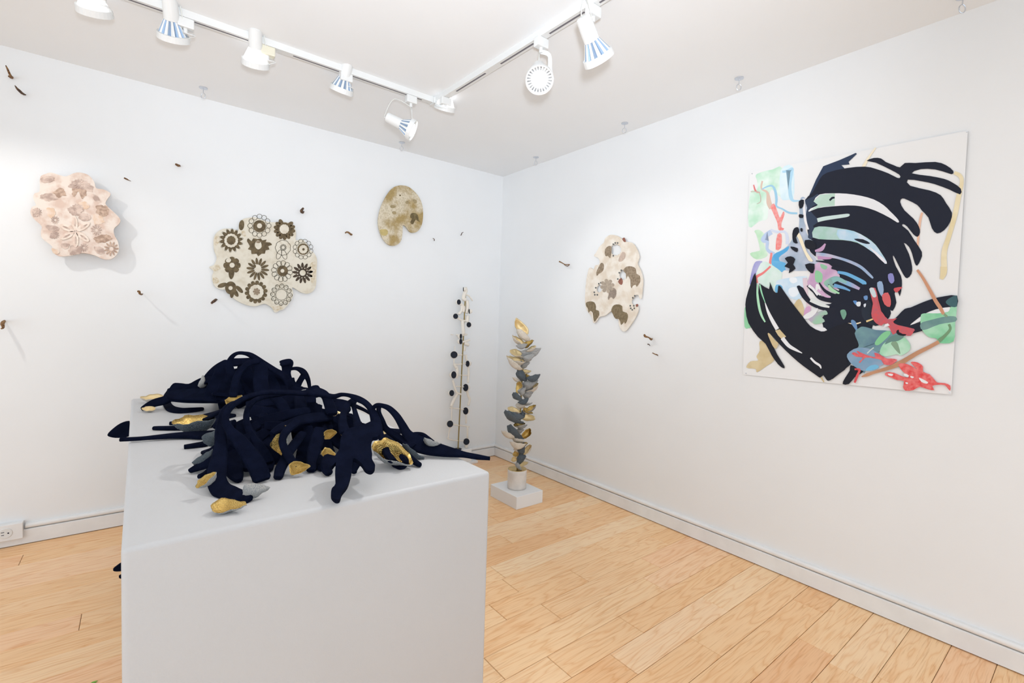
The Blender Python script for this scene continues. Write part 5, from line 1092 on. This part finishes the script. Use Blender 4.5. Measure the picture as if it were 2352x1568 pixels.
twig('L', [(315, 669), (320, 669), (321, 674), (325, 676), (328, 674)], [0.13, 0.13, 0.12, 0.06, 0], [.004, .006, .005, .005, .001], 'small hooked twig with a long shadow below the pink board')
twig('L', [(2, 755), (7, 752), (6, 742), (10, 737)], [0.1, 0.1, 0.08, 0], [.003, .005, .008, .005], 'curled twig at the lower left edge of the left wall')
twig('L', [(793, 535), (799, 533), (807, 539), (808, 537)], [0.05, 0.05, 0.04, 0], [.004, .006, .006, .003], 'short reddish twig between the flower and kidney boards')
twig('L', [(994, 547), (997, 549), (998, 552), (996, 552)], [0.03, 0.03, 0.02, 0], [.002, .003, .003, .001], 'tiny dark twig to the right of the kidney board', M_TWIGDARK)
twig('L', [(1064, 533), (1061, 535), (1059, 540), (1058, 539)], [0.03, 0.03, 0.02, 0], [.002, .003, .003, .001], 'tiny curved twig nearest the room corner', M_TWIGDARK)
twig('R', [(1284, 600), (1290, 603), (1298, 607), (1308, 607), (1303, 611), (1296, 608)], [0.06, 0.05, 0.05, 0.04, 0.02, 0.0], [.005, .004, .003, .003, .003, .002], 'pale looped twig to the left of the cut-out board')
twig('R', [(1480, 768), (1482, 772), (1490, 775), (1496, 779), (1498, 777)], [0.06, 0.06, 0.05, 0.04, 0.0], [.006, .007, .004, .007, .002], 'largest knobbed twig below the cut-out board')
twig('R', [(1487, 790), (1491, 791), (1493, 794)], [0.03, 0.02, 0], [.003, .003, .001], 'tiny dark twig speck between two pale twigs', M_TWIGDARK)
twig('R', [(1498, 810), (1504, 813), (1510, 815), (1511, 817)], [0.09, 0.08, 0.07, 0.0], [.003, .003, .004, .001], 'lowest slender twig below the cut-out board')

# ================================================================== OUTLET ON THE LEFT BASEBOARD
ox1 = hit(53, 1210, 1, YW - 0.03).x; ox0 = ox1 - 0.23
zo0, zo1 = hit(40, 1238, 1, YW - 0.035).z, hit(30, 1203, 1, YW - 0.035).z
ol = thing('power_outlet', ((ox0 + ox1) / 2, YW, zo0), 'white surface outlet box on the left baseboard at the frame edge', 'outlet')
bx_ = link('outlet_box', *box(ox0, ox1, YW - 0.036, YW, zo0, zo1), M_TRIM, ol); bevel_obj(bx_, 0.003, 2)
for cx_ in (ox1 - 0.062, ox1 - 0.125):
    zc = (zo0 + zo1) / 2
    V, Fc = lathe((cx_, YW - 0.036, zc), (0, -1, 0), [(0, 0.026), (0.002, 0.0255), (0.003, 0.024)], 24)
    rc = link('receptacle', V, Fc, M_LAMP, ol)
    for dx, dz, w_, h_ in ((-0.009, 0.007, 0.012, 0.0028), (-0.009, -0.007, 0.010, 0.0028), (0.011, 0, 0.006, 0.006)):
        link('outlet_slot', *box(cx_ + dx - w_ / 2, cx_ + dx + w_ / 2, YW - 0.0396, YW - 0.0385, zc + dz - h_ / 2, zc + dz + h_ / 2), M_GAP, rc)

# small green leaf scrap on the floor at the lower left
gl = [hit(*px('L', x, y), 2, 0.002) for x, y in [(700, 1568), (712, 1560), (735, 1553), (752, 1550), (742, 1560), (722, 1572), (705, 1582)]]
tag(link('leaf_scrap', *slab(gl, Vector((0, 0, 1)), 0.001), mat('green_leaf', rgb(120, 170, 60), .6)), 'tiny green leaf scrap on the floor left of the plinth', 'leaf')
